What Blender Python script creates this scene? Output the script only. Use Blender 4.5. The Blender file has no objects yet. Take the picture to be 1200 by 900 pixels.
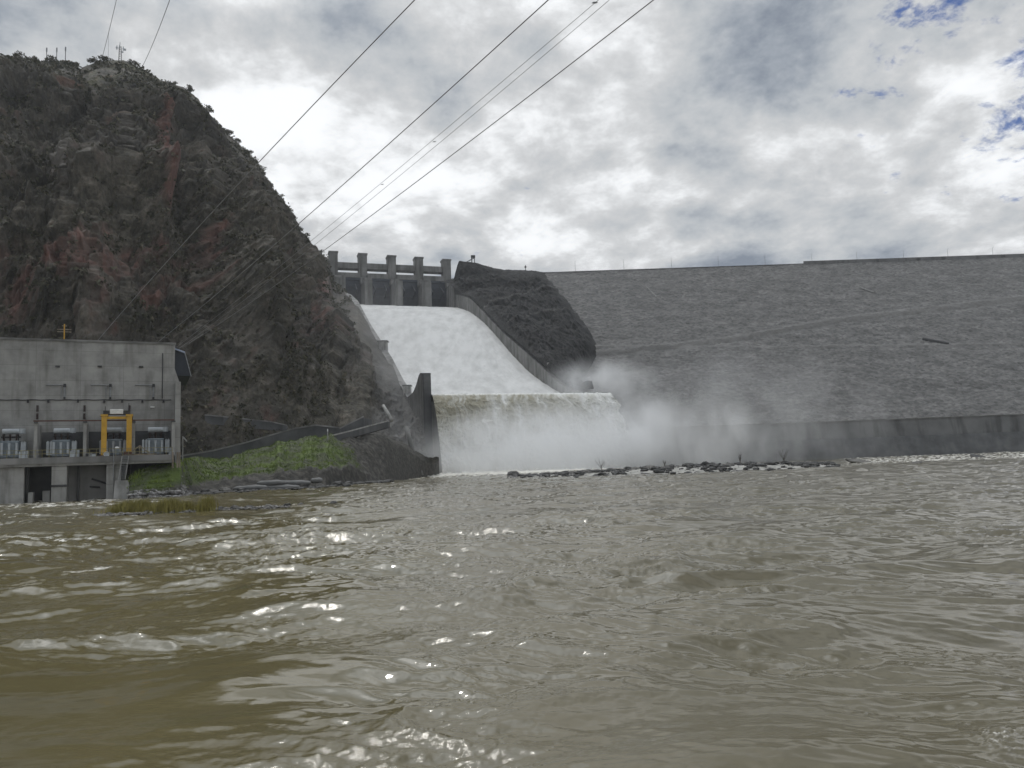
import bpy, bmesh, math, random
import numpy as np
from math import radians, sin, cos, atan, atan2, pi, sqrt
from mathutils import Vector, Matrix
random.seed(7); rng = np.random.default_rng(11)
S = bpy.context.scene
COL = S.collection

# ------------------------------------------------------------------ camera
PITCH, ROLL, EYE = radians(6.03), atan(.038), 3.0
FW = np.array([0, cos(PITCH), sin(PITCH)]); U0 = np.array([0, -sin(PITCH), cos(PITCH)]); R0 = np.array([1., 0, 0])
RT = R0*cos(ROLL) - U0*sin(ROLL); UP = U0*cos(ROLL) + R0*sin(ROLL)
cd = bpy.data.cameras.new('camera'); cam = bpy.data.objects.new('camera', cd); COL.objects.link(cam)
cd.sensor_width = 36; cd.lens = 27; cd.clip_start = .1; cd.clip_end = 6000
M3 = Matrix(((RT[0], UP[0], -FW[0]), (RT[1], UP[1], -FW[1]), (RT[2], UP[2], -FW[2])))
cam.matrix_world = Matrix.Translation((0, 0, EYE)) @ M3.to_4x4()
S.camera = cam

# ------------------------------------------------------------------ light
SUN_AZ, SUN_EL = radians(-28), radians(60)          # ahead and to the left, behind cloud
W = bpy.data.worlds.new('World'); S.world = W; W.use_nodes = True
def world():
    nt = W.node_tree; nt.nodes.clear(); N = nt.nodes.new; L = nt.links.new
    out = N('ShaderNodeOutputWorld'); bg = N('ShaderNodeBackground'); bg.inputs[1].default_value = .082
    L(bg.outputs[0], out.inputs[0])
    sky = N('ShaderNodeTexSky'); sky.sky_type = 'NISHITA'; sky.sun_disc = False
    sky.sun_elevation = SUN_EL; sky.sun_rotation = SUN_AZ; sky.air_density = 1.2; sky.dust_density = .3; sky.ozone_density = 2.5
    tc = N('ShaderNodeTexCoord')
    sep = N('ShaderNodeSeparateXYZ'); L(tc.outputs['Generated'], sep.inputs[0])
    def m(op, a, b=None, c=None, clamp=False):
        n = N('ShaderNodeMath'); n.operation = op; n.use_clamp = clamp
        for i, v in enumerate((a, b, c)):
            if v is None: continue
            if isinstance(v, (int, float)): n.inputs[i].default_value = v
            else: L(v, n.inputs[i])
        return n.outputs[0]
    def dot(v):
        n = N('ShaderNodeVectorMath'); n.operation = 'DOT_PRODUCT'; L(tc.outputs['Generated'], n.inputs[0]); n.inputs[1].default_value = v
        return n.outputs['Value']
    z = m('ADD', m('MAXIMUM', sep.outputs[2], 0.), .30)
    cb = N('ShaderNodeCombineXYZ'); L(m('DIVIDE', sep.outputs[0], z), cb.inputs[0]); L(m('DIVIDE', sep.outputs[1], z), cb.inputs[1]); cb.inputs[2].default_value = 3.7
    def noise(scale, detail, rough, dist, off=(0, 0, 0), sc=(1, 1, 1), rot=0):
        mp = N('ShaderNodeMapping'); L(cb.outputs[0], mp.inputs[0]); mp.inputs['Location'].default_value = off; mp.inputs['Scale'].default_value = sc
        mp.inputs['Rotation'].default_value = (0, 0, rot)
        n = N('ShaderNodeTexNoise'); L(mp.outputs[0], n.inputs['Vector'])
        n.inputs['Scale'].default_value = scale; n.inputs['Detail'].default_value = detail
        n.inputs['Roughness'].default_value = rough; n.inputs['Distortion'].default_value = dist
        return n.outputs['Fac']
    big = noise(1.0, 3, .5, .3, (2.3, 1.1, 0))
    mid = noise(2.6, 9, .6, .15, (0, 5, 0), (1, 1.25, 1), .5)
    puff = noise(7, 6, .6, .1, (7, 2, 0), (1.2, 1, 1), -.4)
    fac = m('ADD', m('ADD', m('MULTIPLY', big, .75), m('MULTIPLY', mid, .8)), m('MULTIPLY', puff, .45))
    def smooth(v, a, b):
        n = N('ShaderNodeMapRange'); n.interpolation_type = 'SMOOTHSTEP'; L(v, n.inputs[0]); n.inputs[1].default_value = a; n.inputs[2].default_value = b
        return n.outputs[0]
    # brighter cloud round the hidden sun
    sd = (sin(SUN_AZ)*cos(.75), cos(SUN_AZ)*cos(.75), sin(.75))
    glow = smooth(dot(sd), .78, 1.0)
    low = m('MULTIPLY', m('SUBTRACT', .40, m('MINIMUM', sep.outputs[2], .40)), .28)
    rg0 = smooth(dot((.45, .76, .46)), .88, .99)
    fac = m('ADD', m('MULTIPLY', m('SUBTRACT', fac, 1.0), 1.3), 1.0)
    f2 = m('ADD', m('ADD', m('ADD', m('SUBTRACT', fac, .135), m('MULTIPLY', rg0, .07)), m('MULTIPLY', glow, .10)), low)
    cr = N('ShaderNodeValToRGB'); L(f2, cr.inputs[0])
    e = cr.color_ramp.elements
    e[0].position = .70; e[0].color = (2.6/12, 3.05/12, 3.75/12, 1)
    e[1].position = 1.12 if False else 1.0; e[1].color = (7.6/12, 7.75/12, 7.9/12, 1)
    for p_, c_ in ((.80, (4.1, 4.55, 5.2)), (.90, (6.1, 6.45, 6.8))):
        k = cr.color_ramp.elements.new(p_); k.color = tuple(v/12 for v in c_) + (1,)
    sc = N('ShaderNodeVectorMath'); sc.operation = 'SCALE'; L(cr.outputs[0], sc.inputs[0])
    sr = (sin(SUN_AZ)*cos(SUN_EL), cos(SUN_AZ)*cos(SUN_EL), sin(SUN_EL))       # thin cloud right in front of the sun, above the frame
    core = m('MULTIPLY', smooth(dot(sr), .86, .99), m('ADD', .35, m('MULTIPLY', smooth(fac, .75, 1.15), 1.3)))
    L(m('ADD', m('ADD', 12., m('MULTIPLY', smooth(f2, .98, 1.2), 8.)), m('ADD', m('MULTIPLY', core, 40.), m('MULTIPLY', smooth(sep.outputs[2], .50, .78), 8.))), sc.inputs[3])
    # gaps of blue, mostly high on the right
    gap = noise(7.5, 9, .66, .2, (3.1, 9.4, 0))
    rg = smooth(dot((.58, .66, .47)), .93, .99)
    rg2 = smooth(dot((-.012, .961, .275)), .9985, .9999)
    thr = m('ADD', gap, m('MAXIMUM', m('MULTIPLY', rg, .155), m('MULTIPLY', rg2, .2)))
    gm = m('MULTIPLY', smooth(thr, .672, .80), .95)
    skc = N('ShaderNodeVectorMath'); skc.operation = 'SCALE'; tn = N('ShaderNodeVectorMath'); tn.operation = 'MULTIPLY'; L(sky.outputs[0], tn.inputs[0]); tn.inputs[1].default_value = (.36, .62, 1.15); L(tn.outputs[0], skc.inputs[0]); skc.inputs[3].default_value = .7
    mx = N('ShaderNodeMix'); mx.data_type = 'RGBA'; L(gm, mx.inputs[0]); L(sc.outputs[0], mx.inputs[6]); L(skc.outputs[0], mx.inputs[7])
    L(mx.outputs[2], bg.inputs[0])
world()
sl = bpy.data.lights.new('sun', 'SUN'); sl.energy = .5; sl.angle = radians(3); sl.color = (1, .95, .87)
so = bpy.data.objects.new('sun', sl); COL.objects.link(so)
so.rotation_euler = Vector((-sin(SUN_AZ)*cos(SUN_EL), -cos(SUN_AZ)*cos(SUN_EL), -sin(SUN_EL))).to_track_quat('-Z', 'Y').to_euler()
S.view_settings.view_transform = 'Standard'; S.view_settings.look = 'None'; S.view_settings.gamma = 1; S.view_settings.exposure = 0
S.view_settings.use_curve_mapping = False
S.render.engine = 'CYCLES'
S.cycles.use_denoising = True; S.cycles.max_bounces = 8; S.cycles.volume_bounces = 5; S.cycles.diffuse_bounces = 3
S.cycles.volume_step_rate = 1.5; S.cycles.volume_max_steps = 96; S.cycles.sample_clamp_indirect = 4

# ------------------------------------------------------------------ helpers
EYEV = np.array([0, 0, EYE])
def ray(x, y): return FW + RT*(x-600)/900 + UP*(450-y)/900
def P(x, y, Y): d = ray(x, y); return EYEV + d*Y/d[1]           # surveyed position of a feature at distance Y
def PL(x, y, A, B):                                             # ... on the vertical plane through A and B
    d = ray(x, y); n = np.array([-(B-A)[1], (B-A)[0]]); t = n@(A[:2]-EYEV[:2])/(n@d[:2]); q = EYEV+d*t
    return (q[:2]-A)@(B-A)/((B-A)@(B-A)), q[2], q[1]
def proj(X, Y, Z):
    w = X*FW[0]+Y*FW[1]+(Z-EYE)*FW[2]
    return 600+900*(X*RT[0]+Y*RT[1]+(Z-EYE)*RT[2])/w, 450-900*(X*UP[0]+Y*UP[1]+(Z-EYE)*UP[2])/w
def itp(x, pts): return np.interp(x, [p[0] for p in pts], [p[1] for p in pts])
def sstep(x, a, b): t = np.clip((x-a)/(b-a), 0, 1); return t*t*(3-2*t)

def perlin(x, y, z=0., seed=0):
    x, y, z = np.broadcast_arrays(np.asarray(x, float), np.asarray(y, float), np.asarray(z, float))
    xi, yi, zi = np.floor(x).astype(np.int64), np.floor(y).astype(np.int64), np.floor(z).astype(np.int64)
    xf, yf, zf = x-xi, y-yi, z-zi
    f = lambda t: t*t*t*(t*(t*6-15)+10)
    u, v, w = f(xf), f(yf), f(zf)
    def g(dx, dy, dz):
        h = ((xi+dx)*374761393 + (yi+dy)*668265263 + (zi+dz)*2147483647 + seed*1274126177) & 0xffffffff
        h = ((h ^ (h >> 13))*1274126177) & 0xffffffff; h = h ^ (h >> 16)
        a = (h & 1023)/1024*2*pi; b = ((h >> 10) & 1023)/512-1; c = np.sqrt(1-b*b)
        return c*np.cos(a)*(xf-dx)+c*np.sin(a)*(yf-dy)+b*(zf-dz)
    l = lambda a, b, t: a+(b-a)*t
    return 1.6*l(l(l(g(0,0,0), g(1,0,0), u), l(g(0,1,0), g(1,1,0), u), v), l(l(g(0,0,1), g(1,0,1), u), l(g(0,1,1), g(1,1,1), u), v), w)
def fbm(x, y, z=0., o=4, seed=0, rough=.5):
    s, a, f = 0, 1, 1
    for i in range(o): s = s+a*perlin(x*f, y*f, np.asarray(z)*f, seed+i*7); a *= rough; f *= 2.03
    return s
def ridged(x, y, z=0., o=4, seed=0, rough=.5):
    s, a, f = 0, 1, 1
    for i in range(o): s = s+a*(1-2*np.abs(perlin(x*f, y*f, np.asarray(z)*f, seed+i*5))); a *= rough; f *= 2.03
    return s

def raw_mesh(name, V, Fq, mat, parent=None, smooth=True, attrs=None):
    V = np.ascontiguousarray(V, dtype=np.float32).reshape(-1, 3); Fq = np.ascontiguousarray(Fq, dtype=np.int32); k = Fq.shape[1]
    me = bpy.data.meshes.new(name); me.vertices.add(len(V)); me.vertices.foreach_set('co', V.ravel())
    me.loops.add(Fq.size); me.loops.foreach_set('vertex_index', Fq.ravel())
    me.polygons.add(len(Fq)); me.polygons.foreach_set('loop_start', np.arange(0, Fq.size, k, dtype=np.int32))
    me.polygons.foreach_set('use_smooth', np.full(len(Fq), smooth))
    me.update(calc_edges=True)
    for an, av in (attrs or {}).items():
        a = me.attributes.new(an, 'FLOAT', 'POINT'); a.data.foreach_set('value', np.ascontiguousarray(av, dtype=np.float32).ravel())
    if mat: me.materials.append(mat)
    o = bpy.data.objects.new(name, me); COL.objects.link(o)
    if parent: o.parent = parent
    return o
def grid_faces(r, c, flip=False):
    i = np.arange(r*c).reshape(r, c)
    q = np.stack([i[:-1, :-1], i[:-1, 1:], i[1:, 1:], i[1:, :-1]], -1).reshape(-1, 4)
    return q[:, ::-1] if flip else q
def grid(name, X, Y, Z, mat, parent=None, attrs=None, smooth=True, flip=False):
    return raw_mesh(name, np.stack([X, Y, Z], -1), grid_faces(*X.shape, flip=flip), mat, parent, smooth, attrs)

class MB:
    def __init__(s): s.bm = bmesh.new()
    def box(s, x0, x1, y0, y1, z0, z1, bev=0):
        vs = [s.bm.verts.new(c) for c in ((x0,y0,z0),(x1,y0,z0),(x1,y1,z0),(x0,y1,z0),(x0,y0,z1),(x1,y0,z1),(x1,y1,z1),(x0,y1,z1))]
        fs = [s.bm.faces.new([vs[i] for i in f]) for f in ((0,3,2,1),(4,5,6,7),(0,1,5,4),(1,2,6,5),(2,3,7,6),(3,0,4,7))]
        if bev: bmesh.ops.bevel(s.bm, geom=list({e for f in fs for e in f.edges}), offset=bev, segments=1, affect='EDGES')
        return s
    def hexa(s, pts):                                   # 8 points: bottom four, top four
        vs = [s.bm.verts.new(tuple(c)) for c in pts]
        for f in ((0,3,2,1),(4,5,6,7),(0,1,5,4),(1,2,6,5),(2,3,7,6),(3,0,4,7)): s.bm.faces.new([vs[i] for i in f])
        return s
    def tube(s, pts, r, n=8, r2=None):
        pts = [Vector(tuple(p)) for p in pts]; rings = []
        for i, p in enumerate(pts):
            d = (pts[min(i+1, len(pts)-1)]-pts[max(i-1, 0)]).normalized()
            a = d.orthogonal().normalized() if i == 0 else (a-d*a.dot(d)).normalized()
            b = d.cross(a); rr = r if r2 is None else r+(r2-r)*i/(len(pts)-1)
            rings.append([s.bm.verts.new(p+(a*cos(2*pi*k/n)+b*sin(2*pi*k/n))*rr) for k in range(n)])
        for A, B in zip(rings, rings[1:]):
            for k in range(n): s.bm.faces.new((A[k], A[(k+1) % n], B[(k+1) % n], B[k]))
        s.bm.faces.new(rings[0][::-1]); s.bm.faces.new(rings[-1]); return s
    def prism(s, prof, y0, y1, axis='y'):                # profile (x,z) extruded along y
        f = (lambda a, b, c: (a, c, b)) if axis == 'y' else (lambda a, b, c: (c, a, b))
        A = [s.bm.verts.new(f(a, b, y0)) for a, b in prof]; B = [s.bm.verts.new(f(a, b, y1)) for a, b in prof]
        n = len(prof)
        for i in range(n): s.bm.faces.new((A[i], A[(i+1) % n], B[(i+1) % n], B[i]))
        s.bm.faces.new(A[::-1]); s.bm.faces.new(B); return s
    def build(s, name, mat, parent=None, smooth=False):
        bmesh.ops.recalc_face_normals(s.bm, faces=s.bm.faces[:])
        me = bpy.data.meshes.new(name); s.bm.to_mesh(me); s.bm.free()
        if smooth: me.polygons.foreach_set('use_smooth', [True]*len(me.polygons))
        me.materials.append(mat); o = bpy.data.objects.new(name, me); COL.objects.link(o)
        if parent: o.parent = parent
        return o
def tag(o, label=None, cat=None, group=None, kind=None):
    if label: o['label'] = label
    if cat: o['category'] = cat
    if group: o['group'] = group
    if kind: o['kind'] = kind
    return o
def empty(name, loc, rz=0, label=None, cat=None, group=None):
    o = bpy.data.objects.new(name, None); COL.objects.link(o); o.location = tuple(loc); o.rotation_euler = (0, 0, rz)
    o.empty_display_size = .5
    return tag(o, label, cat, group)
def copy_tree(o, parent=None):
    c = o.copy(); COL.objects.link(c); c.parent = parent
    for ch in [k for k in list(COL.objects) if k.parent == o]: copy_tree(ch, c)
    return c

# ------------------------------------------------------------------ materials
def mat(name, ramp, scale=1., detail=6, rough=.85, bump=.3, bscale=None, bdist=.1, stretch=(1, 1, 1), spec=.3, extra=None, metal=0, lo=.35, hi=.65):
    m = bpy.data.materials.new(name); m.use_nodes = True; nt = m.node_tree; N = nt.nodes.new; L = nt.links.new
    b = nt.nodes['Principled BSDF']; b.inputs['Roughness'].default_value = rough; b.inputs['Specular IOR Level'].default_value = spec; b.inputs['Metallic'].default_value = metal
    tc = N('ShaderNodeTexCoord'); mp = N('ShaderNodeMapping'); L(tc.outputs['Object'], mp.inputs[0]); mp.inputs['Scale'].default_value = stretch
    n = N('ShaderNodeTexNoise'); L(mp.outputs[0], n.inputs['Vector']); n.inputs['Scale'].default_value = scale; n.inputs['Detail'].default_value = detail; n.inputs['Roughness'].default_value = .6
    cr = N('ShaderNodeValToRGB'); L(n.outputs['Fac'], cr.inputs[0]); e = cr.color_ramp.elements
    k = len(ramp)
    e[0].position = lo; e[0].color = (*ramp[0], 1); e[1].position = hi; e[1].color = (*ramp[-1], 1)
    for i in range(1, k-1): q = e.new(lo+(hi-lo)*i/(k-1)); q.color = (*ramp[i], 1)
    col = cr.outputs[0]
    bn = N('ShaderNodeTexNoise'); L(mp.outputs[0], bn.inputs['Vector']); bn.inputs['Scale'].default_value = bscale or scale*5; bn.inputs['Detail'].default_value = 5
    bp = N('ShaderNodeBump'); bp.inputs['Strength'].default_value = bump; bp.inputs['Distance'].default_value = bdist; L(bn.outputs['Fac'], bp.inputs['Height']); L(bp.outputs[0], b.inputs['Normal'])
    if extra: col = extra(nt, N, L, tc, col, b, bp)
    L(col, b.inputs['Base Color'])
    return m
def mixc(N, L, fac, a, b, mode='MIX'):
    x = N('ShaderNodeMix'); x.data_type = 'RGBA'; x.blend_type = mode
    for i, v in ((0, fac), (6, a), (7, b)):
        if isinstance(v, (int, float)): x.inputs[i].default_value = v
        elif isinstance(v, tuple): x.inputs[i].default_value = (*v, 1)
        else: L(v, x.inputs[i])
    return x.outputs[2]
def stains(dark=.55, sc=(1.2, 1.2, .12), lo=.5, hi=.72, joints=None):
    def f(nt, N, L, tc, col, b, bp):
        mp = N('ShaderNodeMapping'); L(tc.outputs['Object'], mp.inputs[0]); mp.inputs['Scale'].default_value = sc
        n = N('ShaderNodeTexNoise'); L(mp.outputs[0], n.inputs['Vector']); n.inputs['Scale'].default_value = 1; n.inputs['Detail'].default_value = 6
        r = N('ShaderNodeMapRange'); L(n.outputs['Fac'], r.inputs[0]); r.inputs[1].default_value = lo; r.inputs[2].default_value = hi; r.inputs[4].default_value = 1
        col = mixc(N, L, r.outputs[0], col, (dark, dark, dark*.97), 'MULTIPLY')
        if joints:
            sx, sz = joints
            sp = N('ShaderNodeSeparateXYZ'); L(tc.outputs['Object'], sp.inputs[0])
            cb = N('ShaderNodeCombineXYZ'); ad = N('ShaderNodeMath'); ad.operation = 'ADD'; L(sp.outputs[0], ad.inputs[0]); L(sp.outputs[1], ad.inputs[1]); L(ad.outputs[0], cb.inputs[0]); L(sp.outputs[2], cb.inputs[1])
            br = N('ShaderNodeTexBrick'); L(cb.outputs[0], br.inputs[0]); br.offset = 0
            br.inputs['Color1'].default_value = (1, 1, 1, 1); br.inputs['Color2'].default_value = (.86, .86, .85, 1); br.inputs['Mortar'].default_value = (.62, .62, .6, 1)
            br.inputs['Scale'].default_value = 1; br.inputs['Mortar Size'].default_value = .035; br.inputs['Mortar Smooth'].default_value = .3
            br.inputs['Brick Width'].default_value = sx; br.inputs['Row Height'].default_value = sz
            col = mixc(N, L, .8, col, br.outputs[0], 'MULTIPLY')
        return col
    return f
M = {}
M['conc'] = mat('weathered_concrete', [(.26,.257,.245), (.33,.326,.312), (.39,.384,.366)], .35, bump=.15, bscale=6, extra=stains(.72, joints=(6.2, 2.4)))
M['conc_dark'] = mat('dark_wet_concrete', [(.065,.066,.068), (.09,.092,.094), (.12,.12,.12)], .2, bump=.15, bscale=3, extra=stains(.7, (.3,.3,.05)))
M['conc_far'] = mat('spillway_concrete', [(.16,.158,.15), (.21,.208,.2), (.27,.265,.255)], .12, bump=.2, bscale=1.5, extra=stains(.5, (.35,.35,.03), .45, .7))
M['conc_pale'] = mat('pale_concrete', [(.25,.247,.235), (.33,.325,.31), (.38,.375,.36)], .5, bump=.15, bscale=6, extra=stains(.6))
M['toe'] = mat('toe_wall_concrete', [(.115,.115,.114), (.145,.145,.143), (.17,.17,.167)], .1, bump=.15, bscale=1, extra=stains(.45, (.22,.22,.015), .52, .68))
M['gate'] = mat('gate_steel', [(.028,.033,.042), (.045,.052,.065)], .5, rough=.6, bump=.1)
M['steel'] = mat('galvanised_steel', [(.22,.23,.235), (.32,.33,.335)], 2, rough=.5, bump=.1, metal=.4)
M['dsteel'] = mat('dark_steel', [(.03,.03,.032), (.06,.06,.062)], 2, rough=.6, bump=.1)
M['yellow'] = mat('yellow_paint', [(.42,.235,.03), (.58,.34,.045)], 1.2, rough=.5, bump=.05, lo=.3)
M['rust'] = mat('red_oxide_paint', [(.09,.045,.035), (.13,.07,.055)], 2, rough=.7, bump=.1)
M['tank'] = mat('transformer_grey_paint', [(.16,.19,.21), (.24,.275,.3)], 1.5, rough=.45, bump=.05)
M['ptank'] = mat('pale_grey_paint', [(.36,.39,.41), (.48,.51,.53)], 1.5, rough=.45, bump=.05)
M['porc'] = mat('brown_porcelain', [(.03,.018,.015), (.055,.035,.03)], 3, rough=.3, bump=0)
M['white'] = mat('white_paint', [(.6,.6,.58), (.75,.75,.73)], 2, rough=.5, bump=.05)
M['blue'] = mat('pale_blue_sheet', [(.34,.4,.52), (.45,.5,.62)], 1, rough=.4, bump=.05)
M['pole'] = mat('old_timber_pole', [(.16,.13,.1), (.28,.24,.19)], 2, bump=.2, stretch=(1,1,.2))
M['bark'] = mat('bare_bark', [(.05,.042,.035), (.1,.085,.07)], 4, bump=.2)
M['bag'] = mat('grey_geotextile', [(.13,.13,.128), (.2,.2,.195)], 1.5, bump=.5, bscale=6)
M['wire'] = mat('cable_aluminium', [(.22,.22,.225), (.3,.3,.305)], 3, rough=.6, bump=0)
M['boulder'] = mat('river_boulder', [(.05,.048,.045), (.11,.105,.095), (.18,.17,.155)], 1.2, bump=.6, bscale=5, rough=.7, lo=.3, hi=.7)
M['dark'] = mat('wet_black_rock', [(.012,.012,.011), (.03,.029,.027), (.075,.072,.067)], 1.1, bump=.6, rough=.6)
M['cobble'] = mat('pale_cobbles', [(.09,.088,.084), (.2,.195,.19), (.36,.35,.34)], .9, bump=.5, bscale=5, lo=.35, hi=.62)
M['bed'] = mat('river_bed', [(.09,.075,.05), (.13,.11,.08)], .1)
M['leafdry'] = mat('reed_blades', [(.18,.165,.045), (.32,.28,.09)], 1.5, bump=0, rough=.7)
M['grass'] = mat('grass_blades', [(.035,.045,.016), (.10,.145,.024), (.21,.27,.05)], .22, bump=0, rough=.7, lo=.3, hi=.66)
M['scrub'] = mat('scrub_leaves', [(.026,.028,.016), (.06,.06,.034), (.14,.12,.085)], .45, bump=0, rough=.8, detail=8)

# ------------------------------------------------------------------ ground
gp = raw_mesh('river_bed', [(-1500,-400,-3.2),(1500,-400,-3.2),(1500,1600,-3.2),(-1500,1600,-3.2)], [[0,1,2,3]], M['bed'])
tag(gp, kind='structure')

# ------------------------------------------------------------------ river
def bar_y(px_): return itp(px_, [(560,196),(640,182),(760,172),(970,172),(1010,190)])
def river():
    nr, na = 1150, 900
    r = 3.2*(460/3.2)**(np.linspace(0, 1, nr)**.93); a = np.radians(np.linspace(-62, 62, na))
    Rr, A = np.meshgrid(r, a, indexing='ij'); X = Rr*np.sin(A); Y = Rr*np.cos(A)
    wx = X+1.6*fbm(X/9, Y/9, 0, 2, 5); wy = Y+1.6*fbm(X/9, Y/9, 4., 2, 9)
    near = 1/(1+Rr/60)
    c, s = cos(.16), sin(.16); xr, yr = c*wx+s*wy, -s*wx+c*wy
    calm = np.clip(.75+.75*fbm(X/17, Y/11, 0, 2, 77), .2, 1.5)
    pool = np.exp(-((X+6.5)/4.2)**4-((Y-10.5)/3.6)**4)          # smooth upwelling on the near left
    pool = np.maximum(pool, .85*np.exp(-((X-2)/2.6)**2-((Y-9)/2.)**2)); pool = np.maximum(pool, .7*np.exp(-((X+11)/4.5)**2-((Y-19)/3.)**2)); pool *= np.clip(1+.6*fbm(X/3, Y/2, 0, 3, 87), .3, 1)
    calm = calm*(1-.88*pool); micro = 1-.85*pool
    h = .36*fbm(xr/8.5, yr/4.3, 0, 2, 21, .45)*(1-.35*pool)
    h += .155*(ridged(xr/4.6, yr/1.9, .5, 2, 31, .45)-.9)*calm
    h += .055*fbm(xr/1.9, yr/.85, 3.5, 2, 37, .5)*calm
    cell = np.gradient(r)[:, None]
    fd = 1-sstep(cell, .12, .35)
    rough_patch = sstep(fbm(X/7, Y/3.6, 2., 3, 41, .6), -.3, .45)
    c2, s2 = cos(-.42), sin(-.42); xq, yq = c2*X+s2*Y, -s2*X+c2*Y
    h += .095*(ridged(xq/2.1+.3*fbm(X/3, Y/2, 0, 2, 57), yq/.80, 2.5, 3, 55, .5)-.8)*np.clip(calm, .3, 1.2)*micro
    h += fd*(.034*ridged(xr/.5, yr/.22, 1.5, 4, 51, .55))*(.10+1.1*rough_patch)*np.clip(calm, .3, 1.2)*micro
    fd2 = 1-sstep(cell, .06, .16)
    h += fd2*.017*(ridged(xq/.42+.5*fbm(X, Y, 0, 2, 59), yq/.15, 4.5, 2, 65, .5))*sstep(fbm(X/2.6, Y/1.1, 6., 3, 67, .6), -.05, .5)*micro
    body_tint = np.clip(sstep(X+.12*Y+2.2*fbm(X/6, Y/9, 0, 4, 301, .6), -4.5, 3.5)*.8+.5*sstep(Y, 30, 90), 0, 1)  # shifts the body colour slightly greyer towards the right and the distance
    # turbulent water under the falls and over the shallow rapids
    px, py = proj(X, Y, np.zeros_like(X))
    boil = np.exp(-((X+5)/48)**2-((Y-262)/26)**2)
    rap = sstep(Y, 165, 200)*sstep(px, 960, 1020) + .8*sstep(Y, 88, 100)*sstep(-px, -330, -60)*(1-sstep(Y, 128, 150))
    rap = np.clip(rap, 0, 1)
    t = ridged(X/4, Y/3, 9., 4, 61)
    h += boil*1.1*(t-.3)+rap*.22*(t-.4)
    # foam: on sharp crests and where water breaks
    fn = fbm(X/2.2, Y/.9, 7., 5, 71, .62); big = fbm(X/18, Y/9, 3., 2, 81)
    leftm = sstep(-px, -420, -60)*sstep(Rr, 18, 34)*(1-sstep(Rr, 110, 160)*.4)
    foam = sstep(fn+.9*h/.3*.35+.5*big, .95-.33*leftm, 1.35-.3*leftm)*.85*leftm
    foam = np.maximum(foam, sstep(boil*1.6+.35*fn, .45, 1.1))
    foam = np.maximum(foam, rap*sstep(fn+.3*t, .05, .8)*.8)
    band = np.exp(-((Y-250)/45)**2)*sstep(px, 380, 470)*(1-sstep(px, 640, 800))
    foam = np.maximum(foam, band*sstep(fn, -.35, .5)*.75)
    barf = np.exp(-((Y-bar_y(px)+4)/13)**2)*sstep(px, 560, 620)*(1-sstep(px, 985, 1040)); foam = np.maximum(foam, barf*sstep(fn+.2*big, -.2, .6)*.8)
    # small breaking splash near the boat, on the right
    sp = np.exp(-((px-1172)/26)**2-((py-868)/20)**2)+.35*np.exp(-((px-1125)/12)**2-((py-838)/6)**2)
    h += sp*.035*ridged(X/.09, Y/.14, 2., 3, 91)
    foam = np.maximum(foam, sp*.8*sstep(fbm(X/.06, Y/.06, 1., 3, 95), .15, .6))
    m = bpy.data.materials.new('muddy_water'); m.use_nodes = True; nt = m.node_tree; N = nt.nodes.new; L = nt.links.new
    b = nt.nodes['Principled BSDF']; b.inputs['IOR'].default_value = 1.5; b.inputs['Specular IOR Level'].default_value = .5
    tc = N('ShaderNodeTexCoord')
    def nz(sc, det, st=(1, 1, 1), rgh=.55):
        mp = N('ShaderNodeMapping'); L(tc.outputs['Object'], mp.inputs[0]); mp.inputs['Scale'].default_value = st
        n = N('ShaderNodeTexNoise'); L(mp.outputs[0], n.inputs['Vector']); n.inputs['Scale'].default_value = sc; n.inputs['Detail'].default_value = det; n.inputs['Roughness'].default_value = rgh
        return n.outputs['Fac']
    b1 = N('ShaderNodeBump'); ra = N('ShaderNodeAttribute'); ra.attribute_name = 'rip'; L(ra.outputs['Fac'], b1.inputs['Strength']); b1.inputs['Distance'].default_value = .03; L(nz(2.2, 7, (1, 2.4, 1), .62), b1.inputs['Height'])
    b2 = N('ShaderNodeBump'); L(ra.outputs['Fac'], b2.inputs['Strength']); b2.inputs['Distance'].default_value = .005; L(nz(9, 5, (1, 2.2, 1), .6), b2.inputs['Height']); L(b1.outputs[0], b2.inputs['Normal'])
    L(b2.outputs[0], b.inputs['Normal'])
    cr = N('ShaderNodeValToRGB'); L(nz(.12, 4), cr.inputs[0]); e = cr.color_ramp.elements
    e[0].position = .35; e[0].color = (.113,.095,.043, 1); e[1].position = .65; e[1].color = (.132,.112,.055, 1)
    at = N('ShaderNodeAttribute'); at.attribute_name = 'foam'
    fz = N('ShaderNodeMapRange'); L(nz(9, 5), fz.inputs[0]); fz.inputs[1].default_value = .35; fz.inputs[2].default_value = .6
    mu = N('ShaderNodeMath'); mu.operation = 'MULTIPLY'; mu.use_clamp = True; L(at.outputs['Fac'], mu.inputs[0])
    ad = N('ShaderNodeMath'); ad.operation = 'ADD'; L(fz.outputs[0], ad.inputs[0]); L(at.outputs['Fac'], ad.inputs[1]); L(ad.outputs[0], mu.inputs[1])
    sa = N('ShaderNodeAttribute'); sa.attribute_name = 'body_tint'
    body = mixc(N, L, sa.outputs['Fac'], cr.outputs[0], (.108,.092,.052))
    L(mixc(N, L, mu.outputs[0], body, (.66,.64,.58)), b.inputs['Base Color'])
    rm = N('ShaderNodeMapRange'); L(mu.outputs[0], rm.inputs[0]); rm.inputs[3].default_value = .035; rm.inputs[4].default_value = .6; L(rm.outputs[0], b.inputs['Roughness'])
    tag(grid('river', X, Y, h, m, attrs={'foam': foam, 'body_tint': body_tint, 'rip': np.clip(.10+.75*rough_patch*np.clip(calm, .2, 1)+.8*sstep(Rr, 25, 90), 0, 1)}), kind='structure')
river()

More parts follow.
